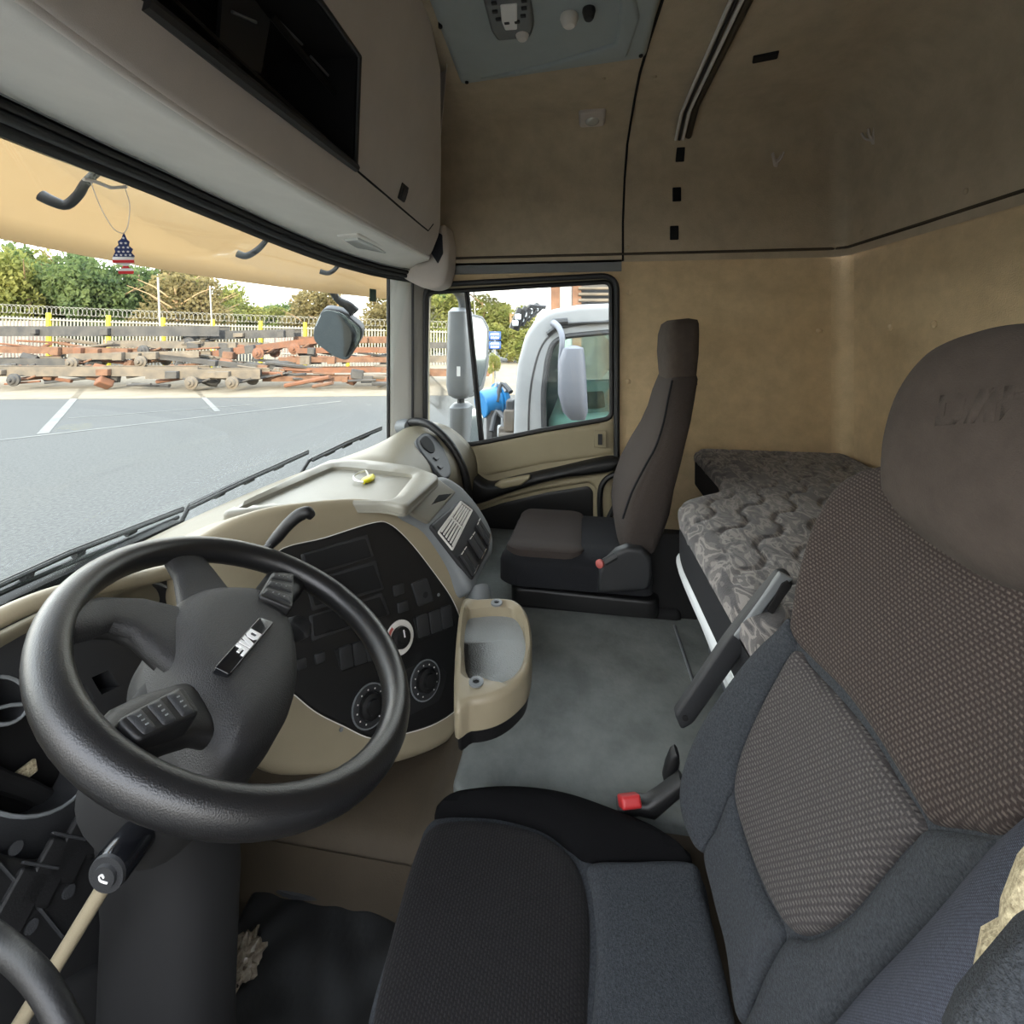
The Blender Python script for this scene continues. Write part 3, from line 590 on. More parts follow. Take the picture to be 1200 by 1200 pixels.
plate('switch_surround', Fs, rnd(sp([(484, 724), (526, 708), (533, 733), (490, 752)], k_), .004), .003, deep, stack, off=k_+.001)
for c in ((403, 770), (419, 765), (433, 760)): sq(*c, 14, 26, char, 'rocker_switch', .008, mark=True)
plate('switch_surround', Fs, rnd(sp([(391, 762), (438, 744), (448, 770), (400, 788)], k_), .004), .003, deep, stack, off=k_+.001)
def dial(x, y, r, face, ring, knob=True):
    F = Frame(Fs.at(*Fs.uv(x, y, k_), k_), Fs.u, Fs.v)
    lathe('dial_ring', [(r, 0), (r, .004), (r*.93, .005), (r*.74, .005), (r*.7, .003), (.001, .003)], F, ring, stack, 36)
    lathe('dial_knob', [(r*.66, .003), (r*.62, .014), (r*.4, .016), (r*.36, .024), (.001, .025)], F, face, stack, 28)
    return F
F = dial(468, 747, .036, blk, lgrey); fbox('pointer', F, 0, .01, .026, .003, .016, .002, flagw, stack, .0005)
V = []; Fc = []
arc = [math.radians(a) for a in np.linspace(120, 200, 9)]
mk('warm_mark', [F.at(.0345*math.cos(a), .0345*math.sin(a), .0062) for a in arc]+[F.at(.028*math.cos(a), .028*math.sin(a), .0062) for a in arc], [(i, i+1, 10+i, 9+i) for i in range(8)], redl, stack, smooth=False)
for x, y in ((433, 827), (498, 797)):
    F = dial(x, y, .038, blk, char); lathe('dial_edge', [(.041, 0), (.041, .003), (.0385, .003), (.0385, 0)], F, grey, stack, 36)
    for a in range(-60, 241, 30): fbox('tick', F, .031*math.cos(math.radians(a)), .031*math.sin(math.radians(a)), .0055, .0025, .0025, .001, lgrey, stack, 0)
plate('control_surround', Fs, rnd(sp([(415, 812), (505, 770), (525, 790), (515, 822), (450, 855), (420, 852)], k_), .01), .003, deep, stack, off=k_-.001)
for x, y in ((400, 855), (514, 697)): lathe('screw', [(.004, 0), (.004, .003), (.0005, .003)], Frame(Fs.at(*Fs.uv(x, y, k_), k_-.002), Fs.u, Fs.v), grey, stack, 10)
# top tray
Ft = FZ(-.42); tp = lambda L, k=0: Ft.pts(L, k)
tray = thing('dash_top_tray', 'pale grey recessed tray on top of the dashboard', 'tray', onZ(400, 570, -.45))
outer = rnd(tp([(255, 606), (300, 582), (388, 540), (430, 541), (484, 548), (516, 560), (474, 598), (452, 592), (370, 592), (300, 600)]), .03)
inner = rnd(tp([(272, 598), (320, 577), (390, 547), (408, 547), (486, 556), (462, 585), (435, 588), (370, 588), (310, 592)]), .03)
pillow('tray_rim', Ft, outer, .008, .01, .012, traym, tray, holes=[inner], step=.02, hole_round=True); pillow('tray_floor', Ft, outer, .002, .01, .006, traym, tray, off=-.013, step=.04)
t = thing('yellow_clip', 'small yellow and clear plastic clip lying in the dash top tray', 'clip', onZ(432, 560, -.44)); q = onZ(432, 561, -.424)
loft('body', [ringpts(q+Vector((dx, 0, 0)), (0, 1, 0), (0, 0, 1), a, .006, 2.2, 14) for dx, a in ((-.03, .004), (-.02, .014), (0, .018), (.02, .012), (.03, .003))], mat('clip yellow', (214, 204, 40), .4), t)
tube('loop', [q+Vector((.02, .01, 0)), q+Vector((.04, .03, .01)), q+Vector((.01, .05, .004)), q+Vector((-.02, .03, 0)), q+Vector((-.03, .0, 0))], .003, lensm, t, n=6, smoothp=5)
# facia with vent and switches
a_, b_, c_ = onX(552, 700, 1.2), onX(577, 625, 1.45), onX(470, 597, 1.15)
nn = (b_-a_).cross(c_-a_).normalized(); Fv = Frame(a_, (b_-a_), nn.cross((b_-a_).normalized())); vp = lambda L, k=0: Fv.pts(L, k)
fac = thing('facia_panel', 'grey facia panel with air vent and rocker switches beside the console', 'panel', Fv.at(.1, .05, 0))
pillow('facia_body', Fv, vp([(470, 598), (490, 575), (515, 558), (535, 566), (552, 583), (566, 603), (576, 625), (577, 648), (566, 668), (556, 690), (548, 692), (530, 660), (500, 622)]), .02, .02, .12, grey, fac, off=-.012, curve=True, step=.016)
pillow('cup_holder_lid', Fv, rnd(vp([(474, 598), (513, 561), (534, 577), (502, 614)], .01), .008), .006, .006, .004, traym, fac, off=.008, step=.02)
pillow('finger_scoop', Fv, rnd(vp([(505, 592), (514, 580), (530, 578), (522, 586), (512, 589)], .014), .004), .002, .004, .003, deep, fac, off=.0135, step=.01)
pillow('facia_plate', Fv, rnd(vp([(503, 616), (541, 585), (556, 598), (571, 622), (573, 645), (553, 681)], .01), .012), .006, .006, .004, char, fac, off=.008, step=.02)
vent = pillow('air_vent', Fv, rnd(vp([(514, 624), (540, 588), (553, 598), (530, 644)], .014), .004), .003, .003, .004, deep, fac, off=.014, step=.02)
va, vb, vc_, vd = vp([(514, 624), (530, 644), (553, 598), (540, 588)], .018)
L2 = lambda p, q, t_: (p[0]+(q[0]-p[0])*t_, p[1]+(q[1]-p[1])*t_)
for i in range(6):
    for s0, s1 in ((.06, .46), (.54, .94)):
        t_ = (i+.5)/6; p, q = L2(va, vb, t_), L2(vd, vc_, t_); tube('vent_slat', [Fv.at(*L2(p, q, s0), .019), Fv.at(*L2(p, q, s1), .019)],   .0032, lgrey, vent, n=6)
for e1, e2 in ((va, vb), (vb, vc_), (vc_, vd), (vd, va), (L2(va, vd, .5), L2(vb, vc_, .5))): tube('vent_frame', [Fv.at(*e1, .018), Fv.at(*e2, .018)], .003, lgrey, vent, n=6)
for (A, B, C_, D_) in [[(538, 652), (545, 641), (559, 663), (553, 676)], [(548, 634), (555, 624), (568, 644), (562, 656)], [(557, 617), (561, 608), (573, 627), (571, 640)]]:
    a, b, c, d = vp([A, B, C_, D_], .016)
    plate('switch_bay', Fv, [a, b, c, d], .003, deep, fac, off=.0155, bev=.0005)
    for s0, s1 in ((.05, .47), (.53, .95)):
        plate('rocker_switch', Fv, rnd([L2(a, b, s0), L2(a, b, s1), L2(d, c, s1), L2(d, c, s0)], .003), .006, char, fac, off=.021, bev=.002)
        tube('switch_line', [Fv.at(*L2(a, b, s0+.04), .0235), Fv.at(*L2(a, b, s1-.04), .0235)], .0012, lgrey, fac, n=5)
    tube('chrome_edge', [Fv.at(*d, .022), Fv.at(*c, .022)], .0018, chrome, fac, n=6)
# passenger end of dash: round vent
nd = len(DR[0]); dv_ = [Vector(p) for r_ in DR for p in r_]; bv = BVHTree.FromPolygons(dv_, [(a*nd+b, a*nd+b+1, (a+1)*nd+b+1, (a+1)*nd+b) for a in range(len(DR)-1) for b in range(nd-1)])
def dhit(px, py):
    r = ray(px, py).normalized(); l, n, _, _ = bv.ray_cast(Vector((0, 0, 0)), r); l = l or onX(px, py, 1.8); n = n or Vector((-1, 0, 0)); return l, (n if n.dot(r) < 0 else -n)
lp_, np_ = dhit(506, 530); Fp = frame_n(lp_, np_)
pillow('end_vent_panel', Fp, Fp.pts([(487, 516), (498, 508), (512, 516), (524, 538), (528, 556), (518, 562), (503, 545), (490, 528)]), .008, .01, .03, char, dash, curve=True, step=.015)
pillow('end_vent', Fp, Fp.pts([(491, 518), (497, 513), (505, 520), (508, 530), (503, 533), (494, 526)]), .003, .004, .006, deep, dash, off=.009, curve=True, step=.01)
for (x, y) in ((511, 537), (516, 547)): u, v = Fp.uv(x, y, .01); fbox('end_switch', Fp, u, v, .010, .024, .018, .006, blk, dash)
# fold-out tray table
Fy = FZ(-.68); yp = lambda L, k=0: Fy.pts(L, k)
tt = thing('tray_table', 'cream side tray with rounded end and two rubber studs on its rim', 'tray', onZ(580, 770, -.75))
to = catmull(yp([(540, 712), (560, 706), (598, 706), (615, 718), (623, 745), (621, 785), (607, 806), (582, 822), (552, 828), (532, 824)]), 5)
ti = catmull(yp([(546, 722), (562, 713), (597, 713), (610, 724), (616, 748), (613, 776), (600, 794), (584, 800), (566, 794), (546, 788)]), 5)
pillow('tray_rim', Fy, to, .012, .012, .045, cream, tt, holes=[ti], step=.016, hole_round=True); pillow('tray_floor', Fy, ti, .0, .01, .01, mat('ribbed tray floor', (140, 143, 142), .75, bump=1, bscale=350), tt, off=-.022, step=.02)
ang_ = yp([(555, 790), (600, 728)])
pillow('tray_underside', Fy, [((u-.98)*.93+.98, (v-.19)*.93+.19) for u, v in to], .0, .01, .03, blk, tt, off=-.045, step=.03)
for x, y in ((582, 707), (558, 800)):
    F = Frame(Fy.at(*Fy.uv(x, y, .012), .011), (1, 0, 0), (0, 1, 0)); lathe('rim_stud', [(.014, 0), (.014, .004), (.007, .005), (.006, .001), (.0005, .001)], F, grey, tt, 18); lathe('stud_hole', [(.006, .0), (.006, .0025), (.0005, .0025)], F, deep, tt, 12)
q = yp([(592, 768)], -.026)[0]; plate('emblem', Fy, rect(q[0]-.02, q[1]-.022, q[0]+.02, q[1]+.022, .004), .002, grey, tt, off=-.0255, bev=.0006)
tube('support_arm', [onX(560, 690, 1.25), onX(563, 712, 1.22), onX(552, 740, 1.2)], .03, grey, tt, n=12, smoothp=3)
box('console_foot', (1.17, .56, -1.02), (.3, .3, .24), deep, stack, bev=.03)
# knee panel under the console and round the column
kn = [[(.80, .66, -.72), (.80, .64, -.84), (.82, .68, -.98), (.86, .8, -1.2)], [(.90, .53, -.82), (.90, .50, -.93), (.92, .58, -1.04), (.93, .75, -1.2)], [(1.02, .40, -.88), (1.02, .40, -.97), (1.03, .48, -1.03), (1.03, .6, -1.2)], [(1.12, .32, -.92), (1.13, .33, -.99), (1.13, .42, -1.03), (1.13, .6, -1.2)]]
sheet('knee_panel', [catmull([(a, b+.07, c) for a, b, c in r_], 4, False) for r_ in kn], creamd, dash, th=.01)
# ================================================================== STEERING
CW = Vector((.567, .439, -.419)); NW = Vector((.197, -.461, .865)).normalized(); Fw = Frame(CW, (.9748, 0, -.222), (.1023, .8875, .4494))
sw = thing('steering_wheel', 'large black leather steering wheel with four spokes and button pads', 'steering wheel', CW)
tube('rim', [Fw.at(.216*math.cos(a), .216*math.sin(a)) for a in np.linspace(0, 2*math.pi, 73)[:-1]], .0195, leather, sw, n=20, closed=True)
wp = lambda L, k=0: Fw.pts(L, k)
hub_o = wp([(262, 690), (300, 694), (330, 715), (346, 745), (350, 790), (342, 830), (318, 865), (285, 886), (258, 884), (235, 850), (212, 810), (196, 770), (192, 735), (205, 708), (230, 694)], -.012)
wheel_c = (sum(p[0] for p in hub_o)/len(hub_o), sum(p[1] for p in hub_o)/len(hub_o))
pillow('airbag_cover', Fw, hub_o, .034, .045, .03, hubm, sw, off=-.024, curve=True, step=.01)
pillow('hub_back', Fw, [(wheel_c[0]+(u-wheel_c[0])*.97, wheel_c[1]+(v-wheel_c[1])*.97) for u, v in hub_o], .006, .01, .05, blk, sw, off=-.045, curve=True, step=.02)
# badge and letters
pa, pb, pc_, pd_ = wp([(303, 725), (320, 731), (268, 793), (250, 784)], .011)
bo = rnd([pa, pb, pc_, pd_], .004); bd = plate('badge', Fw, bo, .006, blkg, sw, off=.0125, bev=.0015)
tx = Vector((pd_[0]+pc_[0], pd_[1]+pc_[1]))/2; hx = Vector((pa[0]+pb[0], pa[1]+pb[1]))/2; dr = (tx-hx); Lb = dr.length; dr.normalize(); side = Vector((-dr.y, dr.x)); bh = abs((Vector(pb)-Vector(pa)).dot(side))
s_l = Lb*.78/3.0; s_l = min(s_l, bh*.8)
st_ = hx+dr*(Lb-3*s_l)/2-side*s_l*.5
for i, q in enumerate([1]):
    letters('letter', Fw, st_.x, st_.y, s_l, .0012, flagw, sw, .0152, (dr.x, dr.y))
# spokes
def spoke(name, P, wd, th, m, k0, k1):
    n = len(P); rg = []; q = Vector(P[-1]).normalized()*.215; P = list(P[:-1])+[tuple(q)]
    for i, (u, v) in enumerate(P):
        a = Vector(P[min(i+1, n-1)])-Vector(P[max(i-1, 0)]); a.normalize(); s = Fw.u*(-a.y)+Fw.v*a.x; t_ = i/(n-1)
        rg.append(ringpts(Fw.at(u, v, k0+(k1-k0)*t_), s, Fw.n, wd[i], th[i], 2.8, 24))
    return loft(name, rg, m, sw)
spoke('spoke', wp([(245, 760), (200, 735), (160, 722), (120, 722), (95, 733), (76, 742)], -.01), [.05, .045, .03, .024, .026, .03], [.014, .013, .012, .012, .013, .014], hubm, -.02, 0)
spoke('spoke', wp([(262, 740), (245, 700), (228, 672), (212, 655), (203, 650), (199, 645)], -.01), [.045, .04, .03, .028, .03, .032], [.014, .013, .012, .012, .014, .017], hubm, -.02, 0)
spoke('spoke', wp([(262, 830), (220, 830), (180, 845), (150, 862), (134, 876), (122, 884)], -.01), [.04, .036, .034, .032, .028, .02], [.014]*6, blk, -.02, -.004)
spoke('spoke', wp([(300, 720), (318, 700), (332, 685), (341, 676), (347, 672), (354, 668)], -.01), [.03, .03, .034, .032, .026, .016], [.014]*6, blk, -.02, -.004)
spoke('spoke_lower_trim', wp([(250, 790), (205, 770), (165, 745), (128, 740), (104, 752)], -.03), [.03, .025, .022, .02, .02], [.01]*5, blk, -.04, -.015)
def pad(L, m_sw):
    A, B, C_, D_ = wp(L, .012); plate('button_pad', Fw, rnd([A, B, C_, D_], .008), .02, blk, sw, off=.012, bev=.004)
    for i in range(3):
        s0, s1 = .06+i*.3, .06+i*.3+.27; q = [L2(A, B, s0), L2(A, B, s1), L2(D_, C_, s1), L2(D_, C_, s0)]; cc = (sum(p[0] for p in q)/4, sum(p[1] for p in q)/4); q = [L2(p, cc, .12) for p in q]
        o = pillow('button', Fw, rnd(q, .004), .004, .006, .003, char, sw, off=.014, step=.006)
        for t_ in (.3, .5, .7): p = L2(L2(q[0], q[1], .5), L2(q[3], q[2], .5), t_); fbox('button_mark', Fw, p[0], p[1], .0182, .003, .0014, .0008, grey, o, 0)
pad([(134, 846), (212, 806), (234, 838), (160, 872)], 0); pad([(302, 700), (318, 672), (344, 674), (342, 716)], 0)
# column, shroud, stalks
col = thing('steering_column', 'black steering column shroud and boot under the wheel', 'steering column', (.56, .55, -1.1))
ax = -NW; A0 = Fw.at(wheel_c[0], wheel_c[1], -.05)
P_ = [A0, A0+ax*.06, A0+ax*.12, Vector((.60, .60, -.66)), Vector((.58, .57, -.78)), Vector((.55, .55, -.92)), Vector((.525, .53, -1.06)), Vector((.51, .52, -1.14))]
rg = []
for i, (c, a, b) in enumerate(zip(P_, (.07, .075, .075, .075, .068, .06, .06, .065), (.075, .08, .08, .08, .08, .08, .085, .09))):
    t_ = (P_[min(i+1, 7)]-P_[max(i-1, 0)]).normalized(); u = (Vector((1, 0, 0))-t_*t_.x).normalized(); rg.append(ringpts(c, u, t_.cross(u), a, b, 2.6, 32))
loft('shroud', rg, deep, col)
pillow('column_guard', Frame((.42, .64, -1.0), (.95, -.1, 0), (0, .15, 1)), rnd([(-.2, -.22), (.2, -.22), (.17, .1), (.1, .17), (-.12, .2), (-.2, .12)], .04), .02, .03, .1, deep, col, step=.04)
for x, y in ((205, 945), (235, 925)): pass
t = thing('column_lever', 'black lever with grey neck rising behind the wheel towards the dash tray', 'lever', onX(300, 650, .82))
tube('neck', [onX(290, 662, .80), onX(318, 637, .82)], .007, char, t, n=8)
tube('grip', [onX(315, 640, .82), onX(325, 629, .83), onX(338, 614, .84), onX(350, 604, .85), onX(360, 601, .855), onX(366, 606, .86)], [.009, .012, .0125, .013, .0125, .007], blk, t, n=12, smoothp=5)
t = thing('wiper_stalk', 'short grey stalk end sticking out right of the far button pad', 'stalk', onX(350, 738, .72))
tube('arm', [onX(300, 760, .66), onX(335, 745, .70)], .008, char, t, n=8); loft('end', [ringpts(onX(x, y, .71), (0, .7, .7), (1, 0, 0), a, .012, 3, 16) for x, y, a in ((338, 744, .008), (344, 738, .022), (354, 734, .02), (358, 733, .008))], char, t)
t = thing('stalk_grip', 'glossy black cylindrical stalk grip pointing left under the wheel rim', 'stalk', onX(160, 980, .46))
A, B = onX(127, 1022, .42), onX(196, 935, .50); ddir = (A-B).normalized(); F = frame_n(B, ddir, (0, 1, 0)); Lg = (A-B).length
lathe('barrel', [(.016, 0), (.0185, .004), (.019, Lg*.35), (.0195, Lg*.4), (.0205, Lg*.95), (.019, Lg)], F, blkg, t, 32)
lathe('band', [(.0197, Lg*.38), (.0208, Lg*.385), (.0208, Lg*.41), (.0197, Lg*.415)], F, char, t, 32)
lathe('end_cap', [(.019, Lg), (.0185, Lg+.003), (.012, Lg+.003), (.0115, Lg+.006), (.0005, Lg+.006)], F, char, t, 32)
Fc_ = Frame(F.at(0, 0, Lg+.006), F.u, F.v); tube('cap_symbol', [Fc_.at(x, y, .0005) for x, y in ((-.004, -.005), (-.002, .002), (.002, .004), (.004, .001), (.001, -.001))], .0009, flagw, t, n=5, smoothp=3)
rod = tube('cream_rod', [onX(132, 1022, .47), onX(60, 1140, .45), onX(20, 1205, .44)], .0085, cream, n=12); tag(rod, 'straight cream coloured rod slanting down below the stalk grip', 'rod')
gb = tube('door_pull', [onX(-40, 1080, .30), onX(5, 1110, .30), onX(50, 1155, .29), onX(90, 1230, .28)], .0085, blk, n=14, smoothp=6); tag(gb, 'blurred dark grey pull handle in the near left corner', 'handle')
# footwell mat and wrapper
Fm = Frame((.7, .3, -1.108), (1, 0, 0), (0, 1, 0))
def matb(u, v): return .004*np.sin(u*60+3*np.sin(v*22))*np.sin(v*40)
pillow('floor_mat', Fm, rnd(Fm.pts([(300, 1035), (345, 1058), (400, 1062), (462, 1078), (540, 1150), (560, 1290), (240, 1290), (262, 1120)]), .03), .012, .012, .01, rubber, None, base=matb, step=.012)
tag(bpy.data.objects['floor_mat'], 'wrinkled black rubber mat in the driver footwell', 'mat')
mlp = [Fm.at(*Fm.uv(x, y), .015) for x, y in [(318, 1046), (345, 1058), (400, 1062), (462, 1078)]]; tube('mat_edge', mlp, .006, char, bpy.data.objects['floor_mat'], n=8, smoothp=4)
wv = []; bm = bmesh.new(); bmesh.ops.create_icosphere(bm, subdivisions=4, radius=1)
c0 = onZ(282, 1130, -1.09)
for v in bm.verts:
    p = v.co.copy(); n_ = noise.fractal(p*2.2, 1, 2, 4)*.35+noise.noise(p*6)*.15; v.co = c0+Vector((p.x*.035, p.y*.026, p.z*.022+.0))*(1+n_*1.6)
V = [v.co.copy() for v in bm.verts]; Fc = [[v.index for v in f.verts] for f in bm.faces]; bm.free()
wr = mk('wrapper', V, Fc, mat('crumpled clear wrap', (150, 140, 124), .25, spec=.8, c2=(90, 80, 66), vscale=60), ang=20); tag(wr, 'crumpled clear plastic wrapper on the footwell floor beside the column', 'wrapper')
# ================================================================== DRIVER SEAT
th = math.radians(20); FS = Frame((.54, -.20, -.65), (-1, 0, 0), (0, -math.sin(th), math.cos(th)))   # n faces the windshield
if FS.n.y < 0: FS = Frame(FS.o, (1, 0, 0), FS.v)
SU = 1 if FS.u.x > 0 else -1
def sb(u, v):
    a = sst((np.abs(u)-.10)/.16); return .05*a*(1-.65*sst((v-.28)/.2))-.018*sst((.10-np.abs(u))/.10)*(1-sst((v-.45)/.1))*0
seat = thing('driver_seat', 'driver seat with brown and grey dotted cloth and rounded suede headrest', 'seat', (.54, -.1, -1.2))
def sp_(L, k=0): return FS.pts(L, k, sb)
body = [(1030, 540), (985, 555), (950, 605), (928, 670), (919, 720), (860, 783), (820, 843), (795, 898), (790, 940), (802, 980), (832, 1050), (856, 1200), (900, 1300), (1000, 1300), (1100, 1200), (1250, 1010), (1330, 800), (1330, 650), (1250, 540), (1150, 500)]
pillow('backrest_shell', FS, sp_(body), .02, .04, .12, plainf, seat, base=sb, off=-.028, curve=True, step=.016)
def patch(nm, L, m, lab=None, h=.013, r=.022, off=0, step=.008, par=None, depth=.02):
    o = pillow(nm, FS, sp_(L), h, r, depth, m, par or seat, base=sb, off=off-.008, curve=True, step=step)
    if lab: o['label'] = lab
    return o
patch('upper_panel', [(1026, 545), (1000, 553), (975, 572), (952, 610), (935, 660), (925, 710), (924, 740), (945, 768), (985, 808), (1020, 856), (1050, 905), (1078, 952), (1088, 962), (1125, 967), (1163, 972), (1195, 948), (1250, 880), (1300, 780), (1310, 680), (1250, 560), (1130, 520)], dotu, 'brown cloth with pale dots')
patch('lower_panel', [(928, 760), (905, 795), (882, 840), (864, 885), (858, 925), (867, 968), (888, 1028), (914, 1078), (935, 1092), (960, 1085), (990, 1064), (1028, 1018), (1056, 985), (1076, 964), (1045, 912), (1015, 862), (980, 818), (945, 780)], dotl, 'grey cloth with pale dots')
patch('side_bolster', [(920, 722), (905, 738), (880, 762), (850, 800), (820, 846), (800, 893), (794, 935), (803, 975), (818, 995), (836, 960), (854, 920), (861, 882), (880, 838), (904, 792), (924, 758), (923, 738)], plainf)
patch('lumbar_side', [(855, 927), (838, 965), (822, 999), (834, 1055), (848, 1110), (858, 1180), (866, 1196), (880, 1160), (896, 1126), (913, 1090), (887, 1036), (865, 972)], plainf)
patch('side_bolster', [(1082, 968), (1125, 972), (1162, 977), (1195, 958), (1150, 1005), (1080, 1082), (1020, 1142), (970, 1202), (930, 1250), (885, 1240), (868, 1206), (884, 1165), (899, 1130), (919, 1097), (940, 1098), (966, 1090), (996, 1068), (1033, 1022), (1062, 988)], plainf)
patch('outer_skirt', [(1198, 962), (1240, 935), (1265, 960), (1240, 1040), (1180, 1120), (1110, 1200), (1040, 1260), (960, 1275), (945, 1240), (975, 1203), (1024, 1147), (1084, 1086), (1152, 1009)], denim, 'ribbed blue grey cloth', h=.02, r=.04, off=.004)
FH = Frame(FS.at(0, .0, .03), FS.u, FS.v)
hr = pillow('headrest', FH, FH.pts([(1027, 575), (1030, 520), (1048, 462), (1082, 412), (1125, 385), (1180, 371), (1250, 372), (1340, 400), (1410, 480), (1400, 600), (1330, 675), (1260, 695), (1190, 686), (1125, 668), (1070, 632), (1038, 600)]), .055, .075, .06, suede, seat, off=-.028, curve=True, step=.01)
hu, hv = FH.uv(1098, 500, .025); e2 = FH.uv(1215, 492, .025); dv = Vector(e2)-Vector((hu, hv)); s_h = dv.length/3.0; dv.normalize()
ru = (dv.x, dv.y) if True else 0
try: letters('embossed_letter', FH, hu, hv, s_h, .002, suede, hr, .0272, (dv.x, dv.y))
except Exception as ex: print('emboss', ex)
# cushion
FQ = FZ(-.80); qp = lambda L, k=0: FQ.pts(L, k)
pillow('cushion_base', FQ, qp([(505, 945), (560, 925), (640, 925), (730, 955), (815, 1000), (835, 1060), (862, 1180), (880, 1290), (700, 1330), (420, 1330), (430, 1180), (458, 1080), (485, 990)]), .015, .03, .22, plainf, seat, off=-.03, curve=True, step=.02)
pillow('cushion_panel', FQ, qp([(505, 962), (540, 954), (590, 957), (635, 970), (668, 994), (686, 1030), (692, 1080), (690, 1150), (682, 1240), (640, 1300), (430, 1300), (436, 1190), (460, 1080), (485, 995)]), .022, .035, .03, dotc, seat, off=-.018, curve=True, step=.009)['label'] = 'dark ribbed cloth'
pillow('cushion_rear', FQ, qp([(690, 1005), (740, 1001), (812, 1003), (826, 1040), (845, 1110), (862, 1190), (870, 1280), (760, 1300), (690, 1290), (696, 1160), (699, 1090), (694, 1040)]), .014, .02, .02, plainf, seat, off=-.016, curve=True, step=.01)
pillow('cushion_bolster', FQ, qp([(510, 945), (520, 930), (545, 921), (600, 917), (660, 924), (720, 944), (775, 968), (812, 1000), (760, 1000), (692, 1001), (668, 988), (635, 965), (585, 951), (540, 948)], -.0), .034, .045, .16, mat('near black cloth', (17, 17, 18), 1, bump=.8, bscale=900, spec=.05), seat, off=-.018, curve=True, step=.01)
# folded side arm, buckle
arm = [onX(796, 843, .845), onX(925, 675, .845)]; Fa = Frame(arm[0], (arm[1]-arm[0]), Vector((0, 0, 1)) if False else (arm[1]-arm[0]).cross(Vector((-1, 0, 0))))
if Fa.n.x > 0: Fa = Frame(arm[0], arm[1]-arm[0], -Fa.v)
La = (arm[1]-arm[0]).length
ap_ = lambda L: Fa.pts(L)
ar = pillow('folding_arm', Fa, rnd(ap_([(790, 836), (798, 854), (812, 846), (862, 776), (905, 716), (929, 686), (925, 670), (912, 669), (888, 697), (848, 750)]), .008), .006, .006, .010, char, seat, off=.0, step=.012)
pillow('arm_edge', Fa, rnd(ap_([(858, 742), (866, 748), (905, 697), (928, 675), (912, 668)]), .003), .003, .004, .004, grey, ar, off=.006, step=.01)
pillow('slot', Fa, rnd(ap_([(896, 712), (903, 716), (924, 684), (920, 676), (913, 680)]), .003), .001, .002, .002, deep, ar, off=.010, step=.02)
for x, y in ((886, 727), (892, 718)): fbox('slot', Fa, *Fa.uv(x, y), .0065, .007, .004, .003, deep, ar, 0)
lathe('pivot_hole', [(.005, .0), (.005, .0072), (.0005, .0072)], Frame(Fa.at(*Fa.uv(802, 838), 0), Fa.u, Fa.v), deep, ar, 12)
pl = onX(790, 898, .86); loft('recline_lever', [ringpts(onX(x, y, .86), (1, 0, 0), (0, .7, .7), .012, b, 3, 16) for x, y, b in ((782, 915, .012), (786, 900, .013), (791, 885, .011), (793, 880, .005))], blk, seat)
bk = loft('buckle_stem', [ringpts(onX(x, y, .83), (1, 0, 0), (.0, .5, .8), .015, b, 3, 20) for x, y, b in ((726, 946, .012), (745, 942, .014), (762, 945, .016), (775, 935, .014), (800, 915, .012))], blk, seat)
rb = pillow('release_button', frame_n(onX(739, 939, .81), (-.75, -.2, .6)), rect(-.018, -.009, .016, .009, .004), .006, .006, .02, redp, bk, off=.006, step=.006)
rb['label'] = 'red press button'
# near right corner: pillar lining and dark cloth
t = thing('pillar_lining', 'cream speckled pile lining at the near right corner', 'lining', (.3, -.4, -.7))
pf = frame_n(atD(1190, 1080, .235), (-.7, .5, .3))
pillow('pile', pf, pf.pts([(1174, 1075), (1195, 1020), (1300, 900), (1320, 1200), (1200, 1200), (1140, 1160), (1150, 1110), (1172, 1098)]), .008, .01, .02, speck, t, step=.01)
cf = frame_n(atD(1180, 1150, .215), (-.7, .4, .5))
cl = pillow('dark_cloth', cf, cf.pts([(1108, 1215), (1125, 1175), (1200, 1085), (1300, 1000), (1330, 1300), (1100, 1300)]), .012, .02, .02, plainf, None, curve=False, step=.012); tag(cl, 'dark folded cloth in the bottom right corner', 'cloth')
# ================================================================== PASSENGER SEAT
ps = thing('passenger_seat', 'tall slim passenger seat in dark cloth with integral headrest by the side door', 'seat', (1.65, 0, -.87))
def sec(pf_, pb_, y, hw, Xc=1.66):
    Xn = Xc-hw; a = onX(pf_, y, Xn); b = onX(pb_+(5 if y > 445 else 1), y, Xn); return a, b, hw, Xc
def seatloft(nm, S, m, front_extra=0, e=3.8):
    rg = []
    for pf_, pb_, y, hw in S:
        a, b, hw, Xc = sec(pf_, pb_, y, hw); c = (a+b)/2; c.x = Xc; hd_ = (a-b).length/2; dr_ = (a-b).normalized(); rg.append(ringpts(c, (1, 0, 0), dr_, hw, hd_, e, 40))
    return loft(nm, rg, m, ps, ang=60)
seatloft('headrest', [(806, 806.5, 373, .03), (790, 820, 374.5, .09), (785, 822.5, 379, .115), (782, 823.5, 392, .128), (781, 823, 415, .132), (783, 820, 440, .130), (784, 817, 452, .122)], suede)
seatloft('backrest', [(786, 818, 436, .11), (785, 818, 446, .145), (780, 815, 470, .18), (775, 811, 496, .20), (766, 805, 524, .225), (752, 800, 550, .24), (737, 793, 580, .25), (727, 788, 610, .255), (724, 780, 632, .255), (726, 770, 650, .24)], pseat)
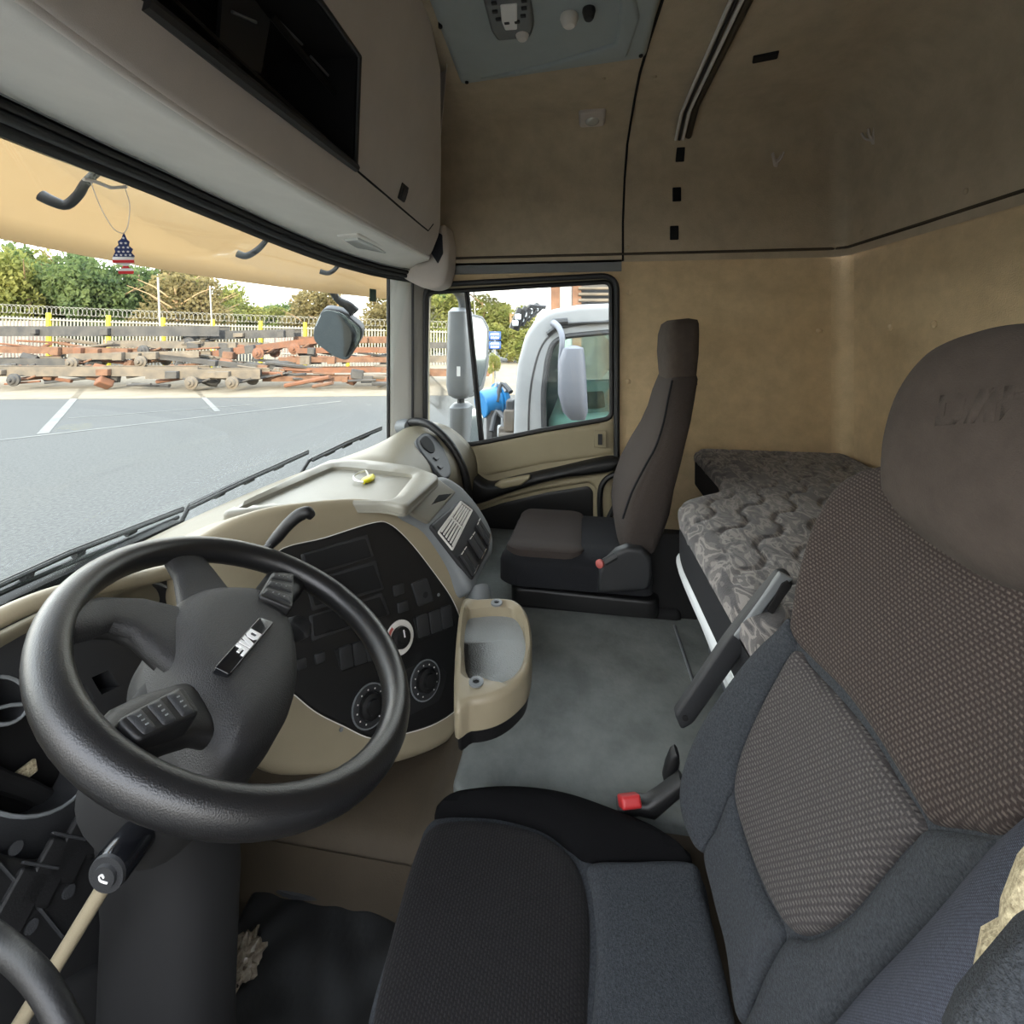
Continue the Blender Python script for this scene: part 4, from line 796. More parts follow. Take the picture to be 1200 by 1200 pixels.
# front panel & side seams
def frontpt(S, i, fx, out=.004):
    pf_, pb_, y, hw = S; a, b, hw, Xc = sec(pf_, pb_, y, hw); return Vector((Xc+hw*fx, a.y+out*0+.004, a.z))
S_ = [(785, 818, 446, .145), (780, 815, 470, .18), (775, 811, 496, .20), (766, 805, 524, .225), (752, 800, 550, .24), (737, 793, 580, .25), (727, 788, 610, .255)]
tube('seam_piping', [frontpt(s, 0, -.93)+Vector((-.004, -.012, 0)) for s in S_], .0035, pseatd, ps, n=6, smoothp=3)
cc_ = Frame((1.66, .02, -.70), (1, 0, 0), (0, 1, -.0))
cu = rnd([(-.255, -.22), (.235, -.22), (.235, .20), (.19, .245), (-.21, .245), (-.255, .20)], .04)
pillow('cushion', cc_, cu, .05, .10, .06, pseatd, ps, base=lambda u, v: -.05*(u+.25)/.5+.012*sst((np.abs(u)-.12)/.12), off=-.018, step=.014)
pillow('cushion_front_panel', cc_, rnd([(-.24, -.02), (.22, -.02), (.22, .20), (.18, .225), (-.20, .225), (-.24, .19)], .06), .010, .07, .02, pseat, ps, base=lambda u, v: -.05*(u+.25)/.5+.012*sst((np.abs(u)-.12)/.12), off=.027, step=.014)
pillow('cushion_skirt', Frame((1.66, .02, -.80), (1, 0, 0), (0, 1, 0)), rnd([(-.235, -.24), (.22, -.24), (.22, .21), (-.22, .21)], .04), .01, .01, .04, blk, ps, step=.04)
box('pedestal', (1.68, -.04, -.98), (.44, .50, .30), deep, ps, bev=.02); box('side_step', (1.5, -.25, -.75), (.05, .18, .28), deep, ps, bev=.01)
FXs = FX(1.395); ss = pillow('side_shield', FXs, FXs.pts([(702, 664), (712, 655), (722, 645), (735, 640), (752, 642), (763, 652), (764, 672), (760, 690), (700, 694)]), .012, .012, .02, char, ps, curve=False, step=.014)
lathe('buckle', [(.001, 0), (.008, .0), (.012, .006), (.012, .014), (.006, .018), (.0005, .018)], frame_n(onX(705, 660, 1.38), (-.8, .5, .2)), redl, ps, 16)['label'] = 'faded red buckle end'
tube('buckle_stem', [onX(708, 659, 1.385), onX(722, 651, 1.39)], .011, char, ps, n=8)
tube('seat_belt', [onX(752, 505, 1.93), onX(742, 540, 1.92), onX(727, 580, 1.92), onX(712, 610, 1.92)], .012, deep, ps, n=6)
for x in (808, 812): pass
box('belt_post', onX(806, 700, 1.5)+Vector((0, 0, -.05)), (.03, .04, .24), deep, ps)
# ================================================================== BUNK
bunk = thing('bunk_bed', 'rear bunk with white front rail and grey carpeted base', 'bed', (1.1, -.65, -.87))
FB = Frame((1.1, -.6, -.50), (1, 0, 0), (0, 1, 0))
mo = [(-1.05, .30), (-.6, .335), (-.2, .345), (.18, .355), (.29, .34), (.345, .28), (.40, .2), (.50, .165), (.93, .165), (.935, -.42), (-1.05, -.42)]
mo = rnd(mo, .06)
def quilt(u, v):
    a = .86*u-.51*v; w_ = .51*u+.86*v; z = np.abs(((a*5.2) % 1)-.5)*2; w_ = w_+.030*sst((z-.25)/.5)
    q = np.abs(((w_/.078) % 1)-.5)*.078; return -.0055*np.exp(-((q)/.0055)**2)
mt = thing('mattress', 'camouflage quilted mattress on the rear bunk', 'mattress', (1.1, -.65, -.6))
pillow('quilted_top', FB, mo, .035, .06, .01, camom, mt, base=quilt, off=0, step=.0068, ang=60)
pillow('side_band', Frame((1.1, -.6, -.51), (1, 0, 0), (0, 1, 0)), [(u, v-.004 if v > 0 else v) for u, v in mo], .004, .004, .10, pseatd, mt, step=.05)
pillow('base_board', Frame((1.1, -.6, -.615), (1, 0, 0), (0, 1, 0)), rnd([(-1.05, .28), (-.3, .31), (.24, .32), (.36, .2), (.46, .12), (.93, .12), (.93, -.42), (-1.05, -.42)], .03), .002, .004, .02, deep, bunk, step=.06)
tube('front_rail', [(.05, -.285, -.625), (.8, -.27, -.625), (1.28, -.258, -.622), (1.37, -.29, -.622), (1.43, -.36, -.622)], .016, whitep, bunk, n=10, smoothp=5)
box('rail_face', (.76, -.262, -.632), (1.1, .008, .055), whitep, bunk, bev=.002)
pb_ = prism('base_panel', [(.05, -.33), (1.33, -.33), (1.42, -.40), (1.42, -.44), (.05, -.44)], -.87, -.63, mat('grey carpet panel', (92, 96, 104), .9, bump=.6, bscale=400), bunk)
# ================================================================== OUTSIDE: own lorry
wp_ = lambda L, off=.03: [hitW(x, y, off) for x, y in L]
def wiper(lab, arm_, blade, link=None):
    t = thing('wiper', lab, 'wiper', hitW(*arm_[0], .03)); tube('wiper_arm', wp_(arm_, .045), .007, blk, t, n=8)
    tube('wiper_blade', wp_(blade, .02), .005, rubber, t, n=6); b2 = [(x, y-2.2) for x, y in blade]; tube('blade_bracket', wp_(b2, .035), .006, blk, t, n=6)
    for f in (.25, .5, .75):
        a, b = blade[0], blade[-1]; q = (a[0]+(b[0]-a[0])*f, a[1]+(b[1]-a[1])*f); tube('clip', [hitW(q[0]-5, q[1]+2, .04), hitW(q[0]+5, q[1]-3, .04)], .009, blk, t, n=6)
wiper('far wiper with its blade tip nearest the side window', [(352, 556), (362, 540), (400, 522)], [(366, 540), (405, 521), (447, 503)])
wiper('middle wiper standing up behind the dash top tray', [(196, 632), (212, 612), (222, 592), (290, 560)], [(222, 596), (290, 563), (361, 531)])
wiper('near wiper lying low at the left of the windshield', [(-40, 712), (60, 668), (140, 636), (208, 606)], [(-30, 700), (80, 650), (214, 598)])
# amber sun visor outside the glass
def vis(x, z): return 1.27-.30*(x-1.05)**2-(z-.2)*.35
rows = []
for f in np.linspace(0, 1, 6):
    rows.append([(x, vis(x, zb+(.46-zb)*f), zb+(.46-zb)*f) for x, zb in [(x, .215-.05*((x-.5)/1.55)) for x in np.linspace(-.1, 2.2, 32)]])
vz = sheet('sun_visor', rows, visorm, th=.006); tag(vz, 'amber translucent outside sun visor along the windshield top', 'sun visor')
for i, (pts_, lab) in enumerate([([(116, 199), (100, 215), (92, 228), (78, 240), (62, 236), (48, 229)], 'dark visor bracket at the left beside the hanging air freshener'), ([(322, 266), (310, 284), (300, 294), (288, 300), (278, 297)], 'dark visor bracket halfway along the windshield top'), ([(402, 300), (394, 314), (385, 320), (375, 318)], 'small dark visor bracket beside the front mirror arm')]):
    P = []
    for k, (x, y) in enumerate(pts_): P.append(hitW(x, y, .01+.05*k/len(pts_)*2))
    o = tube('visor_bracket', P, [.008, .008, .009, .010, .011][:len(P)] if len(P) > 3 else [.008]*3, char, None, n=10, smoothp=4); tag(o, lab, 'bracket')
st = frame_n(hitW(437, 346, -.006), (-.2, -1, 0)); gs = fbox('sticker', st, 0, 0, 0, .042, .05, .001, mat('green sticker', (52, 78, 62), .6), None, 0); tag(gs, 'small dark green square sticker in the top corner of the windshield', 'sticker')
# front mirror on its arm
fm = thing('front_mirror', 'rounded front mirror on a curved black arm outside the windshield corner', 'mirror', onX(395, 390, 2.0))
tube('mirror_arm', [onX(387, 296, 1.93), onX(386, 318, 1.95), onX(388, 335, 1.96), onX(395, 350, 1.98), onX(408, 358, 2.0), onX(416, 366, 2.02)], [.018, .018, .016, .016, .022, .026], blk, fm, n=12, smoothp=5)
Fm_ = frame_n(onX(396, 391, 2.0), (-.92, -.23, -.32))
mo_ = rnd(Fm_.pts([(379, 362), (400, 366), (424, 386), (421, 400), (406, 423), (390, 417), (368, 400), (368, 386)]), .03)
pillow('housing', Fm_, [(u*1.05, v*1.05) for u, v in mo_], .01, .02, .05, char, fm, off=-.012, step=.02); pillow('mirror_glass', Fm_, mo_, .002, .03, .002, mirror, fm, off=.0, step=.02)
# side mirror
sm_ = thing('side_mirror', 'tall grey door mirror with a small lower mirror outside the side window', 'mirror', onX(550, 520, 2.45))
def mring(x0, x1, y, X, hw, e=3.5):
    a, b = onX(x0, y, X), onX(x1, y, X); c = (a+b)/2; return ringpts(c, (a-b).normalized(), (1, 0, 0), (a-b).length/2, hw, e, 28)
mg = mat('mirror grey', (104, 107, 110), .45)
loft('upper_housing', [mring(532, 548, 361, 2.45, .05), mring(528, 552, 366, 2.45, .09), mring(527, 554, 400, 2.45, .1), mring(526, 555, 450, 2.45, .1), mring(528, 553, 461, 2.45, .09), mring(534, 548, 466, 2.45, .05)], mg, sm_)
Fg = frame_n(onX(560, 415, 2.52), (-.52, -.82, .02))
pillow('mirror_back', Fg, rnd(Fg.pts([(546, 366), (566, 371), (573, 384), (572, 430), (566, 456), (552, 466), (545, 464)]), .015), .004, .01, .03, mg, sm_, step=.03)
pillow('mirror_glass', Fg, rnd(Fg.pts([(548, 370), (564, 374), (570, 386), (569, 430), (563, 452), (550, 462)]), .012), .001, .01, .002, mirror, sm_, off=.006, step=.03)
loft('lower_housing', [mring(532, 548, 472, 2.45, .05), mring(529, 552, 476, 2.45, .08), mring(529, 550, 520, 2.45, .08), mring(532, 548, 532, 2.45, .05)], mg, sm_)
Fg2 = frame_n(onX(556, 500, 2.50), (-.52, -.82, .1)); pillow('lower_glass', Fg2, rnd(Fg2.pts([(547, 480), (562, 478), (567, 490), (565, 512), (556, 524), (547, 526)]), .01), .002, .01, .02, mirror, sm_, step=.03)
tube('mirror_arm', [(2.08, .47, .30), onX(537, 338, 2.2), onX(538, 343, 2.3), onX(542, 352, 2.4), onX(543, 366, 2.45)], .025, mg, sm_, n=10, smoothp=4); tube('mirror_arm', [onX(540, 464, 2.45), onX(540, 474, 2.45)], .02, char, sm_, n=10); tube('door_bracket', [onX(541, 528, 2.45), onX(541, 534, 2.3), (2.08, .42, -.6)], .025, char, sm_, n=8)
fbox('label_plate', FX(2.34), *FX(2.34).uv(538, 435), .012, .018, .05, .003, flagw, sm_, 0)
# hanging air freshener
hp0 = hitW(104, 213, -.06); af = thing('air_freshener', 'tree shaped stars and stripes air freshener hanging on a string', 'air freshener', hitW(145, 320, -.05))
cA = hitW(145, 275, -.06); FA = frame_n(cA, (-cA.x, -cA.y, 0)); A_ = lambda L: FA.pts(L)
treeo = [(145, 272), (149, 281), (152, 283), (151, 288), (156, 292), (154, 296), (158, 300), (157, 304), (157.5, 308), (150, 311), (152, 314), (157, 316), (156.5, 321), (139, 321), (138, 316), (144, 313), (144, 311), (131.5, 308), (131.5, 303), (133, 299), (135, 295), (134, 291), (139, 287), (138, 283), (142, 280)]
def clipy(P, y0, y1):
    out = []
    def cl(P, f, s):
        o = []
        for i in range(len(P)):
            a, b = P[i], P[(i+1) % len(P)]; ia, ib = s*(a[1]-f) >= 0, s*(b[1]-f) >= 0
            if ia: o.append(a)
            if ia != ib: t = (f-a[1])/(b[1]-a[1]); o.append((a[0]+(b[0]-a[0])*t, f))
        return o
    return cl(cl(P, y0, 1), y1, -1)
for y0, y1, m_, nm in ((272, 301, flagb, 'star_field'), (301, 304.5, flagw, 'white_stripe'), (304.5, 308, flagr, 'red_stripe'), (308, 311.5, flagw, 'white_stripe'), (311.5, 314.5, flagr, 'red_stripe'), (314.5, 317.5, flagw, 'white_stripe'), (317.5, 321, flagr, 'red_stripe')):
    P = clipy(treeo, y0, y1)
    if len(P) > 2: plate(nm, FA, A_(P), .002, m_, af, bev=.0002, step=.05)
sr = []
for j, y in enumerate((279, 285, 290, 295, 299)):
    n_ = (1, 2, 3, 3, 4)[j]
    for i in range(n_):
        u, v = FA.uv(144.5+(i-(n_-1)/2)*5.4, y); r0 = .0028; P = [(u+r0*(1 if k % 2 == 0 else .42)*math.sin(k*math.pi/5), v+r0*(1 if k % 2 == 0 else .42)*math.cos(k*math.pi/5)) for k in range(10)]
        plate('star', FA, P, .0006, flagw, af, off=.0008, bev=.0001, step=.05)
tube('string', [hitW(106, 212, -.06), hitW(118, 243, -.06), hitW(133, 268, -.06), FA.at(*FA.uv(145, 274), 0)], .0007, flagw, af, n=5, smoothp=4)
tube('string', [FA.at(*FA.uv(145, 274), 0), hitW(150, 264, -.06), hitW(152, 240, -.06), hitW(147, 222, -.06), hitW(146, 216, -.06)], .0007, flagw, af, n=5, smoothp=4)
tube('clip', [hitW(98, 210, -.065), hitW(112, 213, -.065), hitW(130, 220, -.065), hitW(148, 219, -.065)], .003, lgrey, af, n=6)
# ================================================================== OUTSIDE: white lorry alongside
XT = 3.7; FT = FX(XT); T_ = lambda L: FT.pts(L)
tk = thing('white_lorry', 'white lorry cab parked alongside beyond the side window', 'truck', (XT, -1, -2.5))
ol = rnd(T_([(598, 620), (602, 520), (603, 470), (607, 425), (616, 392), (628, 374), (645, 363), (680, 357), (1000, 345), (1000, 760), (598, 760)]), .05)
wn = rnd(T_([(638, 508), (637, 460), (642, 420), (648, 402), (662, 394), (716, 389), (770, 384), (770, 480), (716, 492), (680, 503)]), .08)
pillow('cab_side', FT, ol, .03, .05, .06, wtruck, tk, holes=[wn], step=.08)
F2 = FX(XT+2.25); dsh = F2.o-FT.o; pillow('far_cab_side', F2, ol, .0, .05, .05, wtruck, tk, holes=[wn], step=.1)
n_ = len(ol); V = [FT.at(u, v, -.02) for u, v in ol]+[F2.at(u, v, 0) for u, v in ol]; mk('cab_shell', V, [(i, (i+1) % n_, n_+(i+1) % n_, n_+i) for i in range(n_)], wtruck, tk)
pillow('cab_window', FX(XT+.04), wn, .0, .01, .006, tealg, tk, step=.1); tube('window_rubber', [FT.at(u, v, .03) for u, v in wn], .022, char, tk, n=8, closed=True)
tube('door_gap', [FT.at(*p, .031) for p in T_([(622, 560), (620, 500), (623, 450), (633, 410), (646, 392), (660, 384), (715, 376), (760, 372)])], .008, char, tk, n=6, smoothp=4)
tube('gutter_rail', [FT.at(*p, .05) for p in T_([(648, 381), (680, 379), (760, 376)])], .012, blk, tk, n=6)
tube('vent_bar', [FT.at(*p, .04) for p in T_([(642, 392), (650, 386), (656, 386)])], .022, blk, tk, n=6)
box('lorry_dash', (XT+1.1, .02, -.92), (1.9, .55, .5), whitep, tk, bev=.06); lf = frame_n((XT+.35, -.10, -.62), (-.85, -.5, .2)); pillow('lorry_console', lf, rect(-.28, -.22, .28, .22, .06), .03, .03, .1, grey, tk, step=.04); plate('lorry_screen', lf, rect(-.16, -.02, .06, .12, .02), .01, char, tk, off=.04)
tube('lorry_wheel', [Vector((XT+.45, -.32, -.68))+Vector((.2*math.cos(a), .10*math.sin(a), .18*math.sin(a))) for a in np.linspace(0, 2*math.pi, 25)[:-1]], .018, char, tk, n=8, closed=True)
box('lorry_seat', (XT+1.6, -.95, -.75), (.5, .25, 1.0), mg, tk, bev=.08); box('lorry_mid_panel', (XT+1.9, -.6, -.85), (.06, 1.6, .6), mg, tk, bev=.02)
tm = thing('lorry_mirror', 'grey mirror hanging from a curved arm on the white lorry', 'mirror', onX(672, 480, 3.45))
def mr3(x0, x1, y, X, hw): a, b = onX(x0, y, X), onX(x1, y, X); return ringpts((a+b)/2, (a-b).normalized(), (1, 0, 0), (a-b).length/2, hw, 3.6, 28)
tmg = mat('lorry mirror grey', (92, 95, 104), .5)
loft('housing', [mr3(668, 676, 405, 3.4, .05), mr3(660, 684, 408, 3.4, .09), mr3(654, 686, 425, 3.4, .11), mr3(654, 688, 460, 3.4, .11), mr3(660, 689, 482, 3.4, .1), mr3(668, 686, 491, 3.4, .06)], tmg, tm)
tube('mirror_arm', [onX(649, 379, 3.6), onX(655, 384, 3.5), onX(659, 398, 3.42), onX(656, 425, 3.4)], [.03, .022, .022, .015], tmg, tm, n=10, smoothp=4); tube('arm_base', [onX(648, 378, 3.62), onX(665, 377, 3.64)], .03, blk, tm, n=8)
# beacon cluster, engine bits and blue drum in front of the lorry
t = thing('light_bar', 'dark spotlight cluster on the front roof edge of the white lorry', 'lights', onX(616, 372, 4.0))
for k in range(4):
    a = onX(602+k*6.5, 386-k*6, 3.9+.1*k); b = onX(612+k*7, 362-k*1.5, 3.9+.1*k); tube('lamp_pod', [a, b], .045, blk, t, n=8)
    for f in (.3, .6): p = a.lerp(b, f); box('lamp_lens', p+Vector((-.05, 0, 0)), (.03, .05, .05), whitep, t, bev=.01)
tube('mount_bar', [onX(600, 382, 4.0), onX(622, 358, 4.0), onX(640, 360, 4.0)], .02, char, t, n=6)
t = thing('blue_drum', 'blue plastic drum lying on its side ahead of the white lorry', 'drum', onX(578, 480, 5.2))
a, b = onX(563, 474, 5.2), onX(591, 467, 5.4); F = frame_n(a, b-a, (0, 0, 1)); L_ = (b-a).length
lathe('drum_body', [(.15, 0), (.16, .01), (.16, L_*.6), (.17, L_*.62), (.17, L_*.68), (.16, L_*.7), (.15, L_)], F, bluep, t, 24); lathe('drum_rim', [(.18, L_*.72), (.20, L_*.74), (.20, L_*.86), (.18, L_*.9)], F, bluep, t, 24)
tube('drum_stand', [onX(578, 480, 5.2), onX(578, 520, 5.2), Vector((*onX(578, 520, 5.2).xy, -2.49))], .08, steeld, t, n=8)
t = thing('engine_block', 'grey engine with pipes standing between the blue drum and the lorry', 'engine', onX(596, 520, 5.0))
random.seed(3)
for k in range(14):
    p = onX(random.uniform(590, 603), random.uniform(455, 525), 5.0+random.uniform(-.2, .3)); 
    if k % 2: box('engine_part', p, (random.uniform(.1, .25), random.uniform(.08, .2), random.uniform(.08, .25)), random.choice([steel, mg, char, whitep]), t, bev=.02)
    else: tube('engine_pipe', [p, p+Vector((.1, .12, .08)), p+Vector((0, .16, -.12))], .03, random.choice([steel, mg, char]), t, n=8, smoothp=3)
box('engine_stand', Vector((*onX(597, 525, 5.0).xy, -1.95)), (.5, .3, 1.2), steel, t, bev=.02)
# ================================================================== OUTSIDE: yard
bs = thing('blue_sign', 'two small blue signs with white lettering on a post by the trees', 'sign', atD(580, 455, 22))
for (y0, y1, nl) in ((388.5, 398.5, 2), (400, 409, 2)):
    Fg_ = frame_n(atD(580, (y0+y1)/2, 22), -DV); A = Fg_.pts([(573, y1), (587, y1), (587, y0), (573, y0)]); plate('sign_board', Fg_, A, .03, signb, bs, off=.02, bev=.01, step=.3)
    for k in range(nl):
        yy = y0+(y1-y0)*(k+.7)/(nl+.3)
        for j in range(4):
            u, v = Fg_.uv(576+j*2.6, yy); fbox('sign_letter', Fg_, u, v, .035, .065, .07, .01, signw, bs, 0); 
tube('sign_post', [atD(580, 388, 22.1), Vector((*atD(580, 388, 22.1).xy, -2.5))], .04, pale, bs, n=8)
# fence
fence = thing('palisade_fence', 'pale palisade fence with yellow posts and coiled wire on top', 'fence', (22, 20, -2.5))
def fpt(px): f = (px+40)/600.; d = 28+9*f; return atD(px, CY, d), 1.32-1.0*f   # ground point direction, top height
VF = []; px = -45.0
while px < 560:
    p, zt = fpt(px); px += 4.4*28/(28+9*(px+40)/600.); VF.append(boxVF((p.x, p.y, (zt-2.5)/2-.1), (.05, .09, zt+2.3)))
    VF.append(([Vector((p.x, p.y-.045, zt-.02)), Vector((p.x, p.y+.045, zt-.02)), Vector((p.x, p.y, zt+.12)), Vector((p.x+.03, p.y, zt-.02))], [(0, 1, 2), (1, 3, 2), (3, 0, 2)]))
o = mk('pales', *join(*VF), pale, fence, smooth=False); o['kind'] = 'stuff'
for dz_ in (-.35, -2.2): tube('rail', [Vector((*fpt(x)[0].xy, fpt(x)[1]+dz_)) for x in (-45, 100, 250, 400, 560)], .05, pale, fence, n=6)
for x in (-10, 58, 128, 192, 250, 306, 358, 408, 455, 500, 540): p, zt = fpt(x); box('post', (p.x-.05, p.y, (zt-2.4)/2), (.2, .2, zt+2.6), yel, fence, bev=.02)
P = []
for i in range(1500):
    x = -45+600*i/1500; p, zt = fpt(x); a = i*2*math.pi/13; P.append(p+Vector((0, .28*math.cos(a), zt+.25+.26*math.sin(a))))
o = tube('wire_coil', P, .012, pale, fence, n=3); o['kind'] = 'stuff'
hm = mat('pinkish hoarding', (150, 130, 120), .8, var=.06, vscale=1)
for x0, x1, lab in ((-45, 56, 'pale pink hoarding board behind the fence at the far left'), (309, 356, 'pale pink hoarding board behind the fence right of the rust heap')):
    a, b = fpt(x0)[0]*1.06, fpt(x1)[0]*1.06; zt = fpt(x0)[1]-.55; d = (b-a).xy.normalized(); n = Vector((-d.y, d.x, 0))*.05
    V = [Vector((q.x, q.y, z))+s*n for s in (-1, 1) for q in (a, b) for z in (-2.5, zt)]
    tag(mk('hoarding', V, [(0, 1, 3, 2), (4, 6, 7, 5), (0, 4, 5, 1), (2, 3, 7, 6), (1, 5, 7, 3), (0, 2, 6, 4)], hm, smooth=False), lab, 'board')
# poles
for x, y0, d, r_, lab in ((185, 325, 30, .06, 'tall grey pole rising in front of the bare tree'), (246, 335, 31, .05, 'second grey pole leaning right of the tall pole'), (555, 340, 26, .04, 'thin pole seen beyond the blue sign'), (310, 352, 60, .06, 'distant slim mast among the far trees')):
    p = atD(x, y0, d); tag(tube('pole', [p, Vector((p.x, p.y-.3, -2.5))], r_, pale, None, n=8), lab, 'pole')
# trees
def leafcloud(N, seed, sz):
    rs = np.random.RandomState(seed); V = []; Fc = []; cl = []
    for k in range(13): a = rs.uniform(0, 6.28); rr = rs.uniform(.15, .62); cl.append((rr*math.cos(a), rr*math.sin(a), rs.uniform(-.7, .62), rs.uniform(.26, .42)))
    for i in range(N):
        c = cl[rs.randint(13)]; v = rs.normal(size=3); v /= np.linalg.norm(v); v = v*c[3]*(rs.uniform(.55, 1.05)); p = np.array(c[:3])+v
        a = rs.normal(size=3); a /= np.linalg.norm(a); b = np.cross(a, rs.normal(size=3)); b /= np.linalg.norm(b); s = sz*rs.uniform(.5, 1.3)
        k = len(V); V += [p-a*s, p+b*s*.6, p+a*s, p-b*s*.6+np.cross(a, b)*s*.2]; Fc.append((k, k+1, k+2, k+3))
    me = bpy.data.meshes.new('crown'); me.from_pydata([tuple(map(float, v)) for v in V], [], Fc); me.update(); return me
protos = [[leafcloud(8500, 11+j+10*i, .048) for j in range(2)] for i in range(3)]
for i, m_ in enumerate((leaf1, leaf2, leaf3)):
    for me in protos[i]: me.materials.append(m_)
def tree(px, ytop, d, wd, kind, lab, bare=False, low=-2.2, var=0):
    base = atD(px, CY, d); zt = (CY-ytop)/FPX*d; t = thing('tree', lab, 'tree', (base.x, base.y, -2.5), 'trees beyond the fence')
    zt += .9*d/40; hz = (zt-low)/2; c = bpy.data.objects.new('crown', protos[kind][var % 2]); Mw = Matrix.Translation((base.x, base.y, low+hz)) @ Matrix.Rotation(px*.7, 4, 'Z') @ Matrix.Diagonal((wd/2, wd/2, hz, 1)); reg(c, t, Mw)
    P = [Vector((base.x, base.y, -2.5)), Vector((base.x+.2, base.y-.1, low+hz*.6)), Vector((base.x, base.y, zt-hz*.5))]; tube('trunk', P, [.28, .2, .08], bark, t, n=8, smoothp=3)
    rs = random.Random(int(px)+9)
    for k in range(7 if bare else 3):
        z_ = rs.uniform(low+hz*.5, zt-hz*.5); a = rs.uniform(0, 6.28); q = Vector((base.x, base.y, z_)); tube('branch', [q, q+Vector((math.cos(a)*wd*.2, math.sin(a)*wd*.2, hz*.3)), q+Vector((math.cos(a)*wd*.36, math.sin(a)*wd*.36, hz*.45))], [.08, .05, .02], bark, t, n=6)
TL = [(185, 306, 45, 9, 2, 'tall olive tree left of the first grey pole'), (225, 316, 47, 9, 0, 'yellow green tree between the poles behind the brown ones'), (258, 330, 50, 8, 0, 'small yellow green tree just right of the second pole'), (0, 278, 44, 9, 1, 'dark green tree peeping behind the far left trees'), (55, 284, 46, 9, 0, 'bright tree between the far left trees and the air freshener'),(-30, 280, 38, 8, 0, 'yellow green tree at the far left behind the hoarding'), (30, 284, 37, 8, 0, 'sunlit yellow green tree left of the air freshener'), (78, 292, 41, 8.5, 1, 'dark green tree just left of the air freshener'), (122, 300, 39, 8, 1, 'dense green tree directly behind the air freshener'), (162, 308, 42, 8, 1, 'green tree just right of the air freshener'),
 (205, 318, 38, 8.5, 2, 'olive brown thin tree by the tall pole'), (240, 326, 40, 7, 2, 'brownish thin tree between the two poles'), (268, 352, 44, 8, 0, 'low yellow green tree right of the poles'), (305, 362, 52, 9, 0, 'low far tree under the open sky'), (330, 360, 60, 9, 1, 'far round tree left of the front mirror'), (362, 348, 50, 8, 2, 'brown leaved tree behind the front mirror'), (395, 340, 47, 8, 2, 'autumn brown tree above the front mirror'), (440, 345, 46, 9, 2, 'brown tree at the right end of the windshield'),
 (505, 330, 46, 9, 1, 'green tree behind the tall door mirror'), (530, 335, 43, 8, 0, 'yellow green tree between mirror and window bar'), (565, 345, 42, 8, 0, 'sunlit tree above the blue sign'), (598, 362, 40, 7, 0, 'low sunlit tree beside the white lorry'), (292, 372, 70, 10, 1, 'tiny far tree below the open sky')]
for i, a in enumerate(TL): tree(*a, bare=a[4] == 2, var=i)
t = thing('yellow_bush', 'small bright yellow green bush under the blue sign', 'bush', atD(578, 450, 20)); c = bpy.data.objects.new('foliage', protos[0][0]); reg(c, t, Matrix.Translation(atD(578, 424, 20)) @ Matrix.Diagonal((.4, .4, .5, 1))); tube('stem', [Vector((*atD(578, 440, 20).xy, -2.5)), atD(578, 424, 20)], .03, bark, t, n=6)
# distant building beyond the lorry
bd_ = thing('tower_frame', 'tall structure with orange columns behind the white lorry', 'building', onX(680, 390, 16))
for x in (651, 676): a = onX(x, 300, 16); box('column', (a.x, a.y, 1.2), (.3, .3, 9), rust, bd_, bev=0)
for x0, x1, mm in ((653, 674, tealg), (678, 730, steeld)):
    a, b = onX(x0, 300, 16.1), onX(x1, 300, 16.1); box('wall_panel', ((a.x+b.x)/2, (a.y+b.y)/2, 1.0), (.1, abs(a.y-b.y), 8.6), mm if mm is not tealg else mg, bd_, bev=0)
for y in (338, 345, 352): a, b = onX(678, y, 15.8), onX(720, y, 15.8); tube('beam', [a, b], .05, steel, bd_, n=6)
